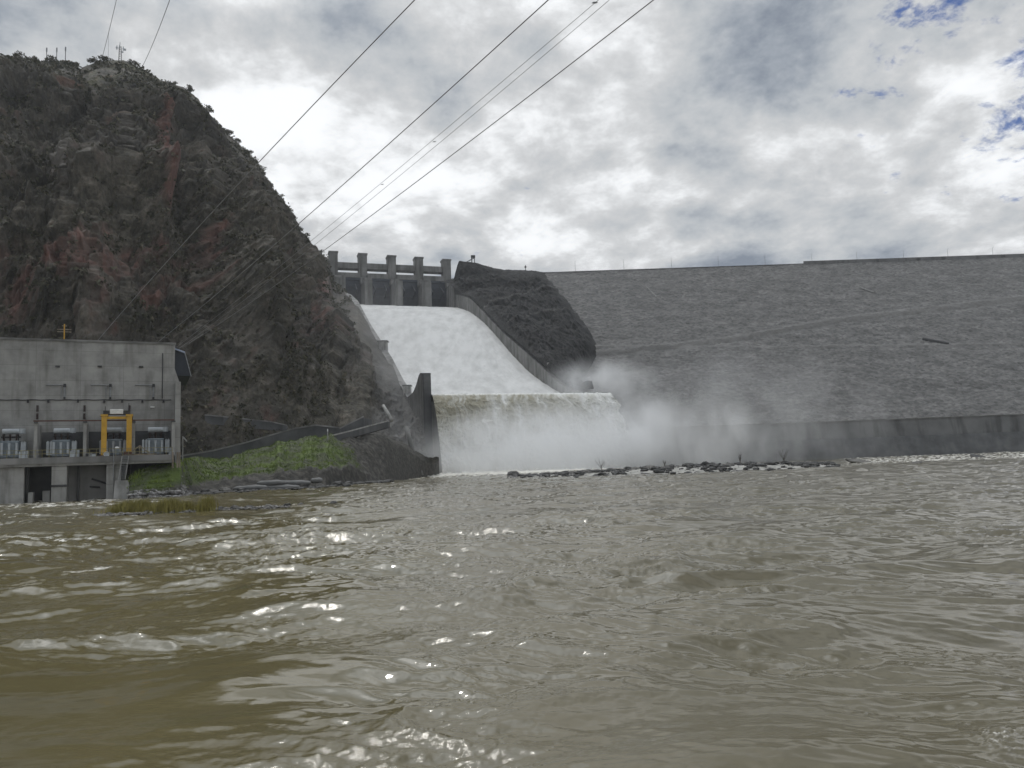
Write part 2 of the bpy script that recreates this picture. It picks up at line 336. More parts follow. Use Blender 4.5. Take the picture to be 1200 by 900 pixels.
# ------------------------------------------------------------------ spillway survey lines
L0 = P(505,463,283)[:2]; R_0 = P(706,462,305)[:2]; L1 = P(391,320,552)[:2]; R_1 = P(524,320,579)[:2]
LEN = 286.
def chute(t, s, z):                                     # t: 0 left .. 1 right, s: 0 lip .. 1 gates
    a = L0+(L1-L0)*s; b = R_0+(R_1-R_0)*s; q = a+(b-a)*t
    return (q[0], q[1], z)
PROF = [(-.02,30.2),(0,30),(.04,28.4),(.08,28.6),(.13,31.6),(.19,37),(.26,43.5),(.33,51),(.43,64.3),(.53,79),(.63,93),(.70,101),(.76,107.5),(.83,113.5),(.90,119),(.95,122),(1.,123.5),(1.06,124)]
from bisect import bisect
def prof(s):
    s = np.asarray(s, float); k = .018
    return sum(itp(s+d*k, PROF) for d in (-1, -.5, 0, .5, 1))/5
WALL_L = [(0,38.1),(.02,38.9),(.04,35.2),(.06,32.7),(.10,31.8),(.13,36.3),(.17,41.5),(.25,53.9),(.32,63.2),(.45,80.4),(.60,102.6),(.70,113),(.80,121),(.9,129),(1.06,134)]
WALL_R = [(0,30.4),(.05,31.2),(.10,34.5),(.16,38.6),(.21,44.5),(.27,52.5),(.37,65),(.48,78.5),(.61,96.5),(.68,106.5),(.76,117),(.94,132),(1.06,134)]

# ------------------------------------------------------------------ hill
RIDGE = [(-900,60),(-600,40),(-300,72),(-100,60),(0,64),(30,69),(55,72),(75,73),(95,83),(120,74),(145,72),(165,82),(190,97),(215,103),(232,116),(245,140),(262,155),(280,170),(300,190),(312,215),(325,232),(338,243),(350,262),(357,285),(370,296),(384,302),(390,330),(405,341),(420,357),(435,384),(450,409),(460,424),(472,449),(480,460),(486,470),(497,474)]
YR = [(-900,420),(-300,400),(0,400),(130,420),(250,450),(340,490),(384,520)]
YB = [(-900,150),(-100,165),(210,190),(300,205),(420,228),(470,255),(500,276)]
pc = np.concatenate([np.linspace(-900,-30,160,endpoint=False), np.linspace(-30,499,760)])
def wall_depth(px, py):
    return PL(px, py, L0, L1)[2]
def hill_frame():
    xr = []; 
    for x in pc:
        y = itp(x, RIDGE)
        yr = itp(x, YR)
        if x > 384: yr = min(yr+0*x, wall_depth(x, y)-1.5) if x > 395 else min(530, wall_depth(x, y)-1.5)
        xr.append(P(x, y, yr))
    xb = []
    for x in pc:
        Yb = itp(x, YB); q = P(x, 560, Yb); xb.append((q[0], Yb, -2.5))
    return np.array(xb), np.array(xr)
def hill():
    nv = 560; nb = 26
    B, T = hill_frame()
    v = np.linspace(0, 1, nv)[:, None]
    gx = v**1.35
    bulge = .0
    X = B[None,:,0]+(T-B)[None,:,0]*gx; Y = B[None,:,1]+(T-B)[None,:,1]*gx; Z = B[None,:,2]+(T-B)[None,:,2]*v
    px, py = proj(X, Y, Z)
    edge = sstep(px, 400, 480)                           # calmer beside the chute wall
    amp = (sstep(Z, 2, 60)*(1-.8*edge)+.06)*(1-.93*sstep(px, 350, 384)*sstep(v, .35, .6))
    # outward normal
    dXu, dYu, dZu = np.gradient(X, axis=1), np.gradient(Y, axis=1), np.gradient(Z, axis=1)
    dXv, dYv, dZv = np.gradient(X, axis=0), np.gradient(Y, axis=0), np.gradient(Z, axis=0)
    nx, ny, nz_ = dYu*dZv-dZu*dYv, dZu*dXv-dXu*dZv, dXu*dYv-dYu*dXv
    ln = np.sqrt(nx**2+ny**2+nz_**2)+1e-9; nx, ny, nz_ = nx/ln, ny/ln, nz_/ln
    top = (1-.5*sstep(v, .86, 1.0))*(.13+.87*sstep(py-itp(px, RIDGE), 4, 70))
    skew = X+.35*Z
    rib = ridged(skew/46, Y/260, Z/190, 4, 3, .5)
    cliffs = fbm(skew/24, Z/60, Y/90, 5, 13, .6)
    fine = ridged(X/7, Z/11, Y/25, 4, 23, .6)
    strata = perlin(X/60, Z/6, 0, 33)
    tone = sstep(fbm(X/34, Z/40, Y/80, 4, 63, .6)+.5*(rib-.6), -.7, .8)  # random scrub tone, plus gully shade painted in by darkening between the ribs
    d = (14*(rib-.6)+5.5*cliffs+2.6*(fine-.6)+1.2*strata+1.1*ridged(X/2.6, Z/5, Y/9, 3, 27))*amp*top+edge*(1.1*(fine-.6)+1.6*fbm(X/9, Z/14, Y/20, 4, 29, .6))*np.clip((py-itp(px, RIDGE))/40, .1, 1)
    d += -9*amp*np.exp(-((px-225-.35*(py-300))/16)**2)*sstep(py, 150, 240)       # gullies
    d += -10*amp*np.exp(-((px-330)/14)**2)*sstep(py, 250, 330)*(1-sstep(py, 380, 420))
    d += 7*amp*np.exp(-((px-182)/15)**2-((py-220)/75)**2)+5*amp*np.exp(-((px-78)/20)**2-((py-215)/50)**2)
    X2, Y2, Z2 = X+nx*d, Y+ny*d, Z+nz_*d
    # masks of rock kind
    nA = fbm(X/16, Z/22, Y/60, 4, 43, .6); nB = fbm(X/5, Z/12, Y/30, 4, 53, .6)
    red = 1.25*np.exp(-((px-184)/14)**2-((py-205)/58)**2)
    red += .85*np.exp(-((px-188)/14)**2-((py-270)/25)**2)+.9*np.exp(-((px-320)/9)**2-((py-300)/45)**2)+1.0*np.exp(-((px-373)/15)**2-((py-345)/42)**2)
    red += .75*np.exp(-((px-210)/55)**2-((py-325)/38)**2)+.75*np.exp(-((px-70)/70)**2-((py-345)/40)**2)+.7*np.exp(-((px-245)/10)**2-((py-280)/18)**2)+.6*np.exp(-((px-240)/14)**2-((py-395)/14)**2)
    red = sstep(red+.6*nA+.6*nB, .35, 1.3)*.9
    steep = sstep(nA+.7*nB+.25*(rib-.6), .1, .9)
    grey = 1.1*np.exp(-((px-75)/20)**2-((py-200)/42)**2)+.5*np.exp(-((px-5)/18)**2-((py-200)/40)**2)+.35*np.exp(-((px-380)/60)**2-((py-440)/60)**2)
    grey = sstep(py-itp(px, RIDGE), 4, 40)*np.clip(sstep(grey+.35*nB+.2*nA, .45, 1.0)+.35*steep, 0, 1)
    conc = sstep(px+22*nB+14*nA, 412, 462)*.62
    green = sstep(.7*nA+.25*nB-(py-110)/240, .0, .7)
    # back slope
    bk = np.linspace(0, 1, nb)[1:, None]
    Xb = X2[-1]+bk*T[None,:,0]*.35; Yb = Y2[-1]+bk*260; Zb = Z2[-1]+8*bk-bk**1.6*180
    Xa, Ya, Za = (np.concatenate([a, b]) for a, b in ((X2, Xb), (Y2, Yb), (Z2, Zb)))
    pad = lambda a: np.concatenate([a, np.repeat(a[-1:], nb-1, 0)*.3])
    def ex(nt, N, L, tc, col, b, bp):
        def A(n): q = N('ShaderNodeAttribute'); q.attribute_name = n; return q.outputs['Fac']
        def ns(sc, st=(1, 1, 1), lo=.3, hi=.7, det=7):
            mp = N('ShaderNodeMapping'); L(tc.outputs['Object'], mp.inputs[0]); mp.inputs['Scale'].default_value = st
            n = N('ShaderNodeTexNoise'); L(mp.outputs[0], n.inputs['Vector']); n.inputs['Scale'].default_value = sc; n.inputs['Detail'].default_value = det; n.inputs['Roughness'].default_value = .65
            r = N('ShaderNodeMapRange'); L(n.outputs['Fac'], r.inputs[0]); r.inputs[1].default_value = lo; r.inputs[2].default_value = hi
            return r.outputs[0]
        rk = mixc(N, L, ns(.25, (1, 1, .3)), (.066,.036,.03), (.19,.092,.072))
        gk = mixc(N, L, ns(.3, (1, 1, .25)), (.07,.062,.052), (.17,.155,.135))
        ck = mixc(N, L, ns(.12, (1, 1, .35)), (.085,.083,.078), (.15,.147,.14))
        gr = mixc(N, L, ns(.5), (.035,.04,.015), (.08,.075,.03))
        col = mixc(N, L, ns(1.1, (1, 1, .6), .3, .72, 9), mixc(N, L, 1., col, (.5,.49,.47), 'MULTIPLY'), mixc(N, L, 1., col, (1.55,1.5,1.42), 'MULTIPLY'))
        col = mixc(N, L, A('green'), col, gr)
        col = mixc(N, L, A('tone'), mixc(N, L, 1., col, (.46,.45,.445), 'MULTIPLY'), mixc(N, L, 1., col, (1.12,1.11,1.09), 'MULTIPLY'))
        col = mixc(N, L, A('grey'), col, gk); col = mixc(N, L, A('red'), col, rk); return mixc(N, L, A('conc'), col, ck)
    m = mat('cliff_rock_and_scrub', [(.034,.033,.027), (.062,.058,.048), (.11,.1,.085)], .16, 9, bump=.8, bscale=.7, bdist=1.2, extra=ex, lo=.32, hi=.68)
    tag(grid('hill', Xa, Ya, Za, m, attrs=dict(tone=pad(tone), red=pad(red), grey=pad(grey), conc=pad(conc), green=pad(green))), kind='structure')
    return X2, Y2, Z2, px, py, red, grey, conc
HX, HY, HZ, HPX, HPY, HRED, HGREY, HCONC = hill()

def leaf_mass(name, centres, sizes, per, mat_, leaf=.35, squash=.75, parent=None):
    n = len(centres); c = np.repeat(centres, per, 0); s = np.repeat(sizes, per)
    d = rng.normal(size=(n*per, 3)); d /= np.linalg.norm(d, axis=1)[:, None]; d *= (rng.random((n*per, 1))**.45)
    d[:, 2] *= squash
    p = c+d*s[:, None]
    t = rng.normal(size=(n*per, 3)); t /= np.linalg.norm(t, axis=1)[:, None]
    b = np.cross(t, rng.normal(size=(n*per, 3))); b /= np.linalg.norm(b, axis=1)[:, None]
    l = (s*leaf*(.6+.8*rng.random(n*per)))[:, None]
    V = np.stack([p-t*l, p+b*l*.6, p+t*l, p-b*l*.6], 1).reshape(-1, 3)
    return raw_mesh(name, V, np.arange(len(V)).reshape(-1, 4), mat_, parent, smooth=False)
def scrub():
    nr, nc = HX.shape
    n = 42000
    i = (rng.random(n)**.95*(nr-1)).astype(int); j = (rng.random(n)*(nc-1)).astype(int)
    w = 1-.9*HRED[i, j]-.8*HGREY[i, j]-1.0*HCONC[i, j]
    clump = fbm(HX[i, j]/14, HZ[i, j]/14, HY[i, j]/40, 3, 101)
    keep = (rng.random(n) < np.clip(w, 0, 1)*sstep(clump, -.4, .35)) & (HZ[i, j] > 9) & (HPX[i, j] < 410)
    i, j = i[keep], j[keep]
    sz = (.5+1.5*rng.random(len(i))**3)*(.75+.45*i/nr)
    c = np.stack([HX[i, j], HY[i, j], HZ[i, j]+sz*.25], -1)
    tag(leaf_mass('scrub', c, sz, 9, M['scrub'], .42), kind='stuff')
scrub()

# shrubs and small trees standing on the skyline, each its own thing
def ridge_point(px):
    j = int(np.argmin(np.abs(HPX[-2]-px)+0*HPX[-2])); return np.array([HX[-2, j], HY[-2, j], HZ[-2, j]])
def ridge_bush(px, h, w, label):
    q = ridge_point(px); e = empty('ridge_shrub', q, 0, label, 'shrub', 'shrubs along the skyline of the hill')
    mb = MB()
    for k in range(3):
        a = random.uniform(0, 6.28); mb.tube([(0,0,-1.5),(cos(a)*.15*w,sin(a)*.15*w,h*.35),(cos(a)*.35*w,sin(a)*.35*w,h*.7)], .16, 5, .05)
    mb.build('trunk', M['bark'], e)
    nb = 7; cs = np.array([(random.uniform(-.5,.5)*w, random.uniform(-.5,.5)*w, h*random.uniform(.1,.75)) for _ in range(nb)])
    leaf_mass('crown', cs, np.full(nb, w*.34), 45, M['scrub'], .26, .6, e)
bl = [(24,3.5,6,'flat topped shrub on the skyline at the far left end of the ridge'),(40,3,4,'small round shrub left of the three thin masts'),
      (60,3.4,5,'bushy shrub between the thin masts on the ridge'),(88,2.2,4,'low shrub right of the three thin masts'),
      (112,2.5,5,'low shrub on the ridge left of the radio tower'),(126,3,5,'shrub at the foot of the hilltop radio tower'),
      (155,2.2,5,'low shrub right of the hilltop radio tower'),(200,2.4,4,'small shrub on the ridge above the steepening slope'),
      (219,3,5,'shrub at the shoulder where the skyline turns down'),(241,5,5,'leaning shrub overhanging the notch in the skyline'),
      (266,3.5,5,'shrub below the notch on the falling skyline'),(276,3,4,'upper of two close shrubs on the falling skyline'),(291,3.5,5,'lower of two close shrubs on the falling skyline'),
      (305,3.2,4,'shrub halfway down the falling skyline'),(328,3,5,'spiky shrub on the step of the skyline above the dam gates'),(352,2.5,4,'last shrub on the skyline before the spillway'),(372,2.6,4,'low bush beside the left end of the gate structure')]
for q in bl: ridge_bush(*q)

# ------------------------------------------------------------------ dam
DZ = 144.2
def dam():
    nu, nv = 800, 300
    t = np.linspace(0, 1, nu)[None, :]; v = np.linspace(0, 1, nv)[:, None]
    cx, cy = -20+t*640, 560+t*10
    X = cx+0*v; Zc = 17.4+(DZ-17.4)*v; Yt = 379+0*t; Y = Yt+(cy-Yt)*v
    px, py = proj(X, Y, Zc+0*X)
    ramp_y = itp(px, [(600,425),(730,412),(860,398),(980,376),(1200,350),(1500,315)])
    d = 1.1*np.exp(-((py-ramp_y+1.5)/2.2)**2)-.5*np.exp(-((py-ramp_y-2.5)/2)**2)
    ramp2 = itp(px, [(600,406),(900,407),(1200,403)])
    d += .5*np.exp(-((py-ramp2)/1.6)**2)
    rk = fbm(X/1.9, Zc/1.5, 0, 3, 111, .7)
    co = fbm(X/30, Zc/9, 0, 3, 121, .5)
    d += .42*rk+.45*co
    nY, nZ = -.57, .82
    road = np.clip(np.exp(-((py-ramp_y)/2.0)**2)+.5*np.exp(-((py-ramp2)/1.3)**2), 0, 1)
    def ex(nt, N, L, tc, col, b, bp):
        q = N('ShaderNodeAttribute'); q.attribute_name = 'road'
        vo = N('ShaderNodeTexVoronoi'); mp = N('ShaderNodeMapping'); L(tc.outputs['Object'], mp.inputs[0]); mp.inputs['Scale'].default_value = (.6,.6,.8); L(mp.outputs[0], vo.inputs[0]); vo.inputs['Scale'].default_value = 1
        h = N('ShaderNodeSeparateColor'); L(vo.outputs['Color'], h.inputs[0])
        r = N('ShaderNodeMapRange'); L(h.outputs[0], r.inputs[0]); r.inputs[3].default_value = .66; r.inputs[4].default_value = 1.36
        cb = N('ShaderNodeCombineColor'); [L(r.outputs[0], cb.inputs[i]) for i in range(3)]
        col = mixc(N, L, 1., col, cb.outputs[0], 'MULTIPLY')
        return mixc(N, L, q.outputs['Fac'], col, (.17,.166,.158))
    m = mat('dumped_rockfill', [(.080,.078,.075), (.110,.108,.104), (.150,.146,.140)], .12, 9, bump=.7, bscale=.9, bdist=.7, stretch=(.8,1,1.5), extra=ex, lo=.33, hi=.67)
    e = empty('rockfill_dam', (280, 560, 0), 0, 'wide grey rockfill dam with long level crest and sloping access tracks, right of the spillway', 'dam')
    o = grid('rockfill_face', X, Y+nY*d, Zc+nZ*d, m, e, dict(road=road)); o.location = (-280, -560, 0)
    mb = MB()
    c = lambda t_, dy: (-20+t_*640-280, 560+t_*10+dy-560)
    for (ta, tb, z1, dy0, dy1) in ((0, 1, DZ+.5, .6, 14),):
        a0, b0, a1, b1 = c(ta, dy0), c(tb, dy0), c(ta, dy1), c(tb, dy1)
        mb.hexa([(*a0,DZ-6),(*b0,DZ-6),(*b1,DZ-6),(*a1,DZ-6),(*a0,z1),(*b0,z1),(*b1,z1),(*a1,z1)])
    mb.build('crest_road', M['toe'], e)
    # parapet: higher towards the right
    xs = PL(942, 309, np.array([-20., 560]), np.array([620., 570]))[0]
    mb = MB(); a0, b0, a1, b1 = c(0, .2), c(xs, .2), c(0, .7), c(xs, .7)
    mb.hexa([(*a0,DZ-1),(*b0,DZ-1),(*b1,DZ-1),(*a1,DZ-1),(*a0,DZ+.9),(*b0,DZ+.9),(*b1,DZ+.9),(*a1,DZ+.9)]); mb.build('low_parapet', M['toe'], e)
    mb = MB(); a0, b0, a1, b1 = c(xs, .1), c(1, .1), c(xs, .8), c(1, .8)
    mb.hexa([(*a0,DZ-2),(*b0,DZ-2),(*b1,DZ-2),(*a1,DZ-2),(*a0,DZ+2.6),(*b0,DZ+2.6),(*b1,DZ+2.6),(*a1,DZ+2.6)]); mb.build('high_parapet', M['toe'], e)
    # body behind the face
    mb = MB(); mb.prism([(379.5-560,-3),(572-560,DZ-6.5),(584-560,DZ-6.5),(760-560,-3)], -300, 340, axis='x')
    mb.build('core', M['toe'], e)
    # surface drains / short walls lying on the face
    for (x0, y0, x1, y1, w, mm) in ((757,337,769,349,1.2,'conc_far'),(1008,337,1024,343,.9,'conc_far'),(1081,397,1112,403,1.0,'dsteel')):
        pa, pb = [np.array(on_dam(x, y)) for x, y in ((x0, y0), (x1, y1))]
        mb = MB(); off = Vector((280, 560, 0)); mb.tube([Vector(pa)-off, Vector((pa+pb)/2)-off, Vector(pb)-off], w, 6); mb.build('drain', M[mm], e)
    return e
def on_dam(x, y):
    d = ray(x, y); lo, hi = 300., 600.
    for _ in range(40):
        Y = (lo+hi)/2; q = EYEV+d*Y/d[1]; f = q[2]-(17.4+(DZ-17.4)*(Y-379)/(564-379))
        if f > 0: lo = Y
        else: hi = Y
    return EYEV+d*(lo-.8)/d[1]
dam()
def toe_wall():
    e = empty('toe_wall', (230, 377, 0), 0, 'long concrete retaining wall with dark wet foot along the base of the rockfill dam', 'retaining wall')
    mb = MB(); mb.hexa([(-215,-2,9.9),(400,-2,9.9),(400,3,9.9),(-215,3,9.9),(-215,-.8,18.2),(400,-.8,18.2),(400,3,18.2),(-215,3,18.2)]); mb.build('upper_wall', M['toe'], e)
    mb = MB(); mb.hexa([(-215,-9,-3),(400,-9,-3),(400,3,-3),(-215,3,-3),(-215,-4.5,9.9),(400,-4.5,9.9),(400,3,9.9),(-215,3,9.9)]); mb.build('lower_wall', M['conc_dark'], e)
    mb = MB(); mb.box(-215,400,-1.4,-.6,18.2,18.6); mb.build('coping', M['conc_far'], e)
toe_wall()

# dark rock spur between spillway and dam
def spur():
    nu, nv = 260, 260
    top = [(528,306),(545,307),(560,309),(575,314),(590,317),(610,318),(646,320)]
    rightb = [(320,646),(332,650),(345,657),(352,664),(360,670),(375,682),(390,692),(405,700),(415,700),(425,696),(440,688),(452,690),(470,690)]
    u = np.linspace(0, 1, nu)[None, :]; V = np.linspace(0, 1, nv)[:, None]
    s = 1.05-V*1.02                                        # along the chute wall, gates -> lip
    a = L0+(L1-L0)*0; 
    Lx = R_0[0]+(R_1-R_0)[0]*s; Ly = R_0[1]+(R_1-R_0)[1]*s; Lz = itp(s, WALL_R)+2.0
    Lz = np.where(s > .94, itp(s, [(.94,136),(1.05,139)]), Lz-.0)
    yy = 320+V*150; xx = itp(yy, rightb)
    R3 = np.array([on_dam(x, y) for x, y in zip(np.ravel(xx), np.ravel(yy))])
    Rx, Ry, Rz = R3[:, 0:1], R3[:, 1:2]+1.5, R3[:, 2:3]
    X = Lx+(Rx-Lx)*u; Y = Ly+(Ry-Ly)*u; Z = Lz+(Rz-Lz)*u
    bul = np.sin(pi*u)**.8*sstep(V, .0, .3)
    Y = Y-10*bul; Yd = 379+(Z-17.4)/126.8*185; Y = np.minimum(Y, Yd-4.5*(1-u**8)-1.5*(u > .999)*0)
    pxs, pys = proj(X, Y, Z); Z = Z+0*X
    dz = (pys[0]-itp(pxs[0], top))*Y[0]/900*sstep(pxs[0], 531, 540); Z = Z+dz[None]*(1-sstep(V, 0, .10))
    Yd = 379+(Z-17.4)/126.8*185; Y = np.minimum(Y, Yd-4.5*(1-u**8))
    d = 3.2+fbm(X/26, Z/16, Y/40, 5, 131, .55)*3.2+1.7*ridged(X/6, Z/7, Y/20, 5, 141, .6)
    w = np.clip(np.minimum(u*8, 1), 0, 1)*(.25+.75*sstep(V, 0, .12))
    w = w*(1-.75*sstep(u, .85, 1))
    # two sloping benches cut across the spur
    px, py = proj(X, Y, Z)
    for pts in ([(570,360),(600,354),(640,341),(665,338)], [(596,384),(630,374),(660,369),(700,366)]):
        yb = itp(px, pts); d = d+1.6*np.exp(-((py-yb-1)/1.6)**2)*sstep(px, pts[0][0]-4, pts[0][0]+4)
    b1 = np.clip(sum(np.exp(-((py-itp(px, pts))/1.0)**2)*sstep(px, pts[0][0]-4, pts[0][0]+4) for pts in ([(570,360),(600,354),(640,341),(665,338)], [(596,384),(630,374),(660,369),(700,366)])), 0, 1)*.6
    X = X-.2*d*w; Y = Y-.75*d*w; Z = Z+.5*d*w
    def ex(nt, N, L, tc, col, b, bp):
        q = N('ShaderNodeAttribute'); q.attribute_name = 'bench'; return mixc(N, L, q.outputs['Fac'], col, (.09,.087,.082))
    m = mat('dark_spur_rock', [(.006,.006,.006), (.012,.012,.012), (.03,.029,.028)], .3, 9, bump=.8, bscale=.6, bdist=1.2, extra=ex)
    tag(grid('rock_spur', X, Y, Z, m, attrs={'bench': b1+0*X}), kind='structure')
spur()

# ------------------------------------------------------------------ spillway
def spillway():
    e = empty('spillway', (0, 0, 0), 0, 'tall concrete gated spillway with five towers, a steep chute and an upturned lip', 'spillway')
    S_ = np.linspace(-.0, 1.06, 120)
    def wall(tt, pr, name, th, depth):
        s = np.linspace(0, 1.04, 130); top = itp(s, pr); base = np.minimum(prof(s)-depth, top-6)
        base = np.where(s < .05, -3., base)
        rows = []
        for k in (0, 1, 2, 3):
            off = (th if tt > .5 else -th)/75
            t = tt+(off if k in (1, 2) else 0)
            zz = top if k in (2, 3) else base
            a = L0[None]+(L1-L0)[None]*s[:, None]; b = R_0[None]+(R_1-R_0)[None]*s[:, None]; q = a+(b-a)*t
            rows.append(np.stack([q[:, 0], q[:, 1], zz], -1))
        rows.append(rows[0]); A = np.stack(rows)
        o = grid(name, A[..., 0], A[..., 1], A[..., 2], M['conc_far'], e, smooth=False)
        return o
    wall(0, WALL_L, 'left_wall', 3.0, 10); wall(1, WALL_R, 'right_wall', 2.2, 12)
    # end faces of walls at the lip
    for tt, z1, th in ((0, 38.1, -3.0), (1, 30.4, 2.2)):
        mb = MB(); o_ = th/75
        p0, p1 = chute(tt, -.002, 0), chute(tt+o_, -.002, 0); q0, q1 = chute(tt, .004, 0), chute(tt+o_, .004, 0)
        mb.hexa([(p0[0],p0[1],-3),(p1[0],p1[1],-3),(q1[0],q1[1],-3),(q0[0],q0[1],-3),(p0[0],p0[1],z1),(p1[0],p1[1],z1),(q1[0],q1[1],z1),(q0[0],q0[1],z1)]); mb.build('wall_end', M['conc_dark'], e)
    # floor slab and lip front
    s = np.linspace(-.001, 1.06, 90); t = np.linspace(0, 1, 3)
    X = np.array([[chute(tt, ss, 0)[0] for tt in t] for ss in s]); Y = np.array([[chute(tt, ss, 0)[1] for tt in t] for ss in s]); Z = np.repeat((prof(s)-2.2)[:, None], 3, 1)
    X = np.concatenate([X[:1], X]); Y = np.concatenate([Y[:1]+.1, Y]); Z = np.concatenate([Z[:1]*0-3, Z])
    grid('chute_floor', X, Y, Z, M['conc_far'], e, smooth=False)
    # piers and towers
    cs = [391, 425.5, 459.5, 491.5, 524]
    u_ = (L1-L0)/np.linalg.norm(L1-L0); g = (R_1-L1)/np.linalg.norm(R_1-L1); ax = np.array([-g[1], g[0]])   # ax: upstream
    Wd = np.linalg.norm(R_1-L1); ang = atan2(g[1], g[0])
    hoist = [PL(c, 300, L1, R_1)[0]*Wd for c in cs]
    fr = bpy.data.objects.new('gate_structure', None)
    def T(l, a, z): q = L1+g*l+ax*a; return (q[0], q[1], z)
    def lbox(mb, l0, l1, a0, a1, z0, z1, taper=0):
        mb.hexa([T(l0,a0,z0),T(l1,a0,z0),T(l1,a1,z0),T(l0,a1,z0),T(l0,a0+taper,z1),T(l1,a0+taper,z1),T(l1,a1,z1),T(l0,a1,z1)]); return mb
    tops = [PL(c, y, L1, R_1)[1] for c, y in zip(cs, (293.5,296,298.5,300.5,303))]
    for i, l in enumerate(hoist):
        w = 2.5
        mb = MB(); lbox(mb, l-w, l+w, -26, 24, 100, 139); lbox(mb, l-w, l+w, -27.6, -26, 100, 137.5)
        lbox(mb, l-w-.6, l+w+.6, -9, -1.5, 139.003, 143)
        mb.build('pier', M['conc_far'], e)
        zt = tops[i]
        mb = MB(); lbox(mb, l-3.1, l+3.1, 1.5, 9, 139.003, zt-1.2); lbox(mb, l-3.4, l+3.4, -.5, 9.3, 139.003, 146)
        lbox(mb, l-2.0, l+2.0, 1.2, 1.498, 147, zt-3)
        mb.build('hoist_tower', M['conc_far'], e)
        mb = MB(); lbox(mb, l-3.5, l+3.5, .9, 9.5, zt-1.2, zt); mb.build('tower_cap', M['conc_far'], e)
    for i in range(4):
        l0, l1 = hoist[i]+2.5, hoist[i+1]-2.5
        zz = 155.2
        mb = MB(); lbox(mb, l0+.6, l1-.6, 3, 4.2, zz-2, zz+2.4); mb.build('hoist_beam', M['conc_far'], e)
        mb = MB(); lbox(mb, l0+.6, l1-.6, 6.8, 8, zz-2.6, zz+1.8); mb.build('hoist_beam', M['conc_far'], e)
        mb = MB(); lbox(mb, l0, l1, -2, 10, 145.0, 147.6); lbox(mb, l0, l1, -2.1, -1.8, 147.6, 148.6); mb.build('bridge_deck', M['conc_far'], e)
        # radial gate: curved skin with ribs
        mb = MB(); n = 12; A, B_ = [], []
        for k in range(n+1):
            z = 121.5+23.4*k/n; a = 6+3.5*sin(pi*k/n*.8)
            A.append(T(l0, -a+6, z)); B_.append(T(l1, -a+6, z))
        vs = [[mb.bm.verts.new(p) for p in A], [mb.bm.verts.new(p) for p in B_]]
        for k in range(n): mb.bm.faces.new((vs[0][k], vs[1][k], vs[1][k+1], vs[0][k+1]))
        gt = mb.build('radial_gate', M['gate'], e)
        for k in (2, 5, 8, 11):
            mb = MB(); mb.tube([np.array(A[k])-np.array([*ax, 0])*.5, np.array(B_[k])-np.array([*ax, 0])*.5], .35, 4); mb.build('rib', M['gate'], gt)
        for q in (.25, .75):
            mb = MB(); l = l0+(l1-l0)*q; mb.tube([T(l, -2.5, 140), T(l, -14, 133)], .45, 5); mb.tube([T(l, -2.5, 130), T(l, -14, 133)], .45, 5); mb.build('gate_arm', M['gate'], gt)
    # small houses on the side walls
    for (px_, py_, w, h) in ((452.5,412,4.2,4.5),(481.5,462,3,3.2)):
        s_, z_, _ = PL(px_, py_, L0, L1); z0 = itp(s_, WALL_L)
        mb = MB(); c0 = chute(-.02, s_, 0); mb.box(c0[0]-w/2, c0[0]+w/2, c0[1]-w/2, c0[1]+w/2, z0-5, z0+h*.7); mb.build('gauge_house', M['conc_pale'], e)
        mb = MB(); mb.box(c0[0]-w*.62, c0[0]+w*.62, c0[1]-w*.62, c0[1]+w*.62, z0+h*.7, z0+h*.7+.4); mb.build('roof', M['conc_far'], COL.objects[[o.name for o in COL.objects if o.name.startswith('gauge_house')][-1]])
    for (s_, h) in ((.64,5.5),(.235,6.5)):
        z0 = itp(s_, WALL_R); c0 = chute(1.035, s_, 0); mb = MB(); mb.box(c0[0]-1.6, c0[0]+1.6, c0[1]-1.6, c0[1]+1.6, z0-4, z0+h*.6); mb.build('wall_kiosk', M['conc_pale'], e)
    # handrail along the right wall
    mb = MB()
    ss = np.linspace(.1, .92, 60); mb.tube([(*chute(1.02, q, 0)[:2], itp(q, WALL_R)+1.1) for q in ss], .07, 4)
    for q in ss: c0 = chute(1.02, q, 0); mb.tube([(c0[0], c0[1], itp(q, WALL_R)), (c0[0], c0[1], itp(q, WALL_R)+1.1)], .06, 4)
    mb.build('handrail', M['dsteel'], e)
    # left abutment blocks next to the gates
    for (x0, x1, ya, yb, a0, mm) in ((372,386,301,345,6,'conc_far'),(388,402,322,352,-16,'conc_far')):
        l0, l1 = PL(x0, 320, L1, R_1)[0]*Wd, PL(x1, 320, L1, R_1)[0]*Wd
        mb = MB(); lbox(mb, l0, l1, a0, a0+9, 110, PL(x0, ya, L1, R_1)[1]-(0 if a0 > 0 else 4)); mb.build('abutment_block', M[mm], e)
    # right flank wall behind the first pier
    mb = MB(); l = hoist[4]; lbox(mb, l+2.5, l+22, -4, 8, 118, 147); mb.build('abutment_block', M['conc_far'], e)
spillway()

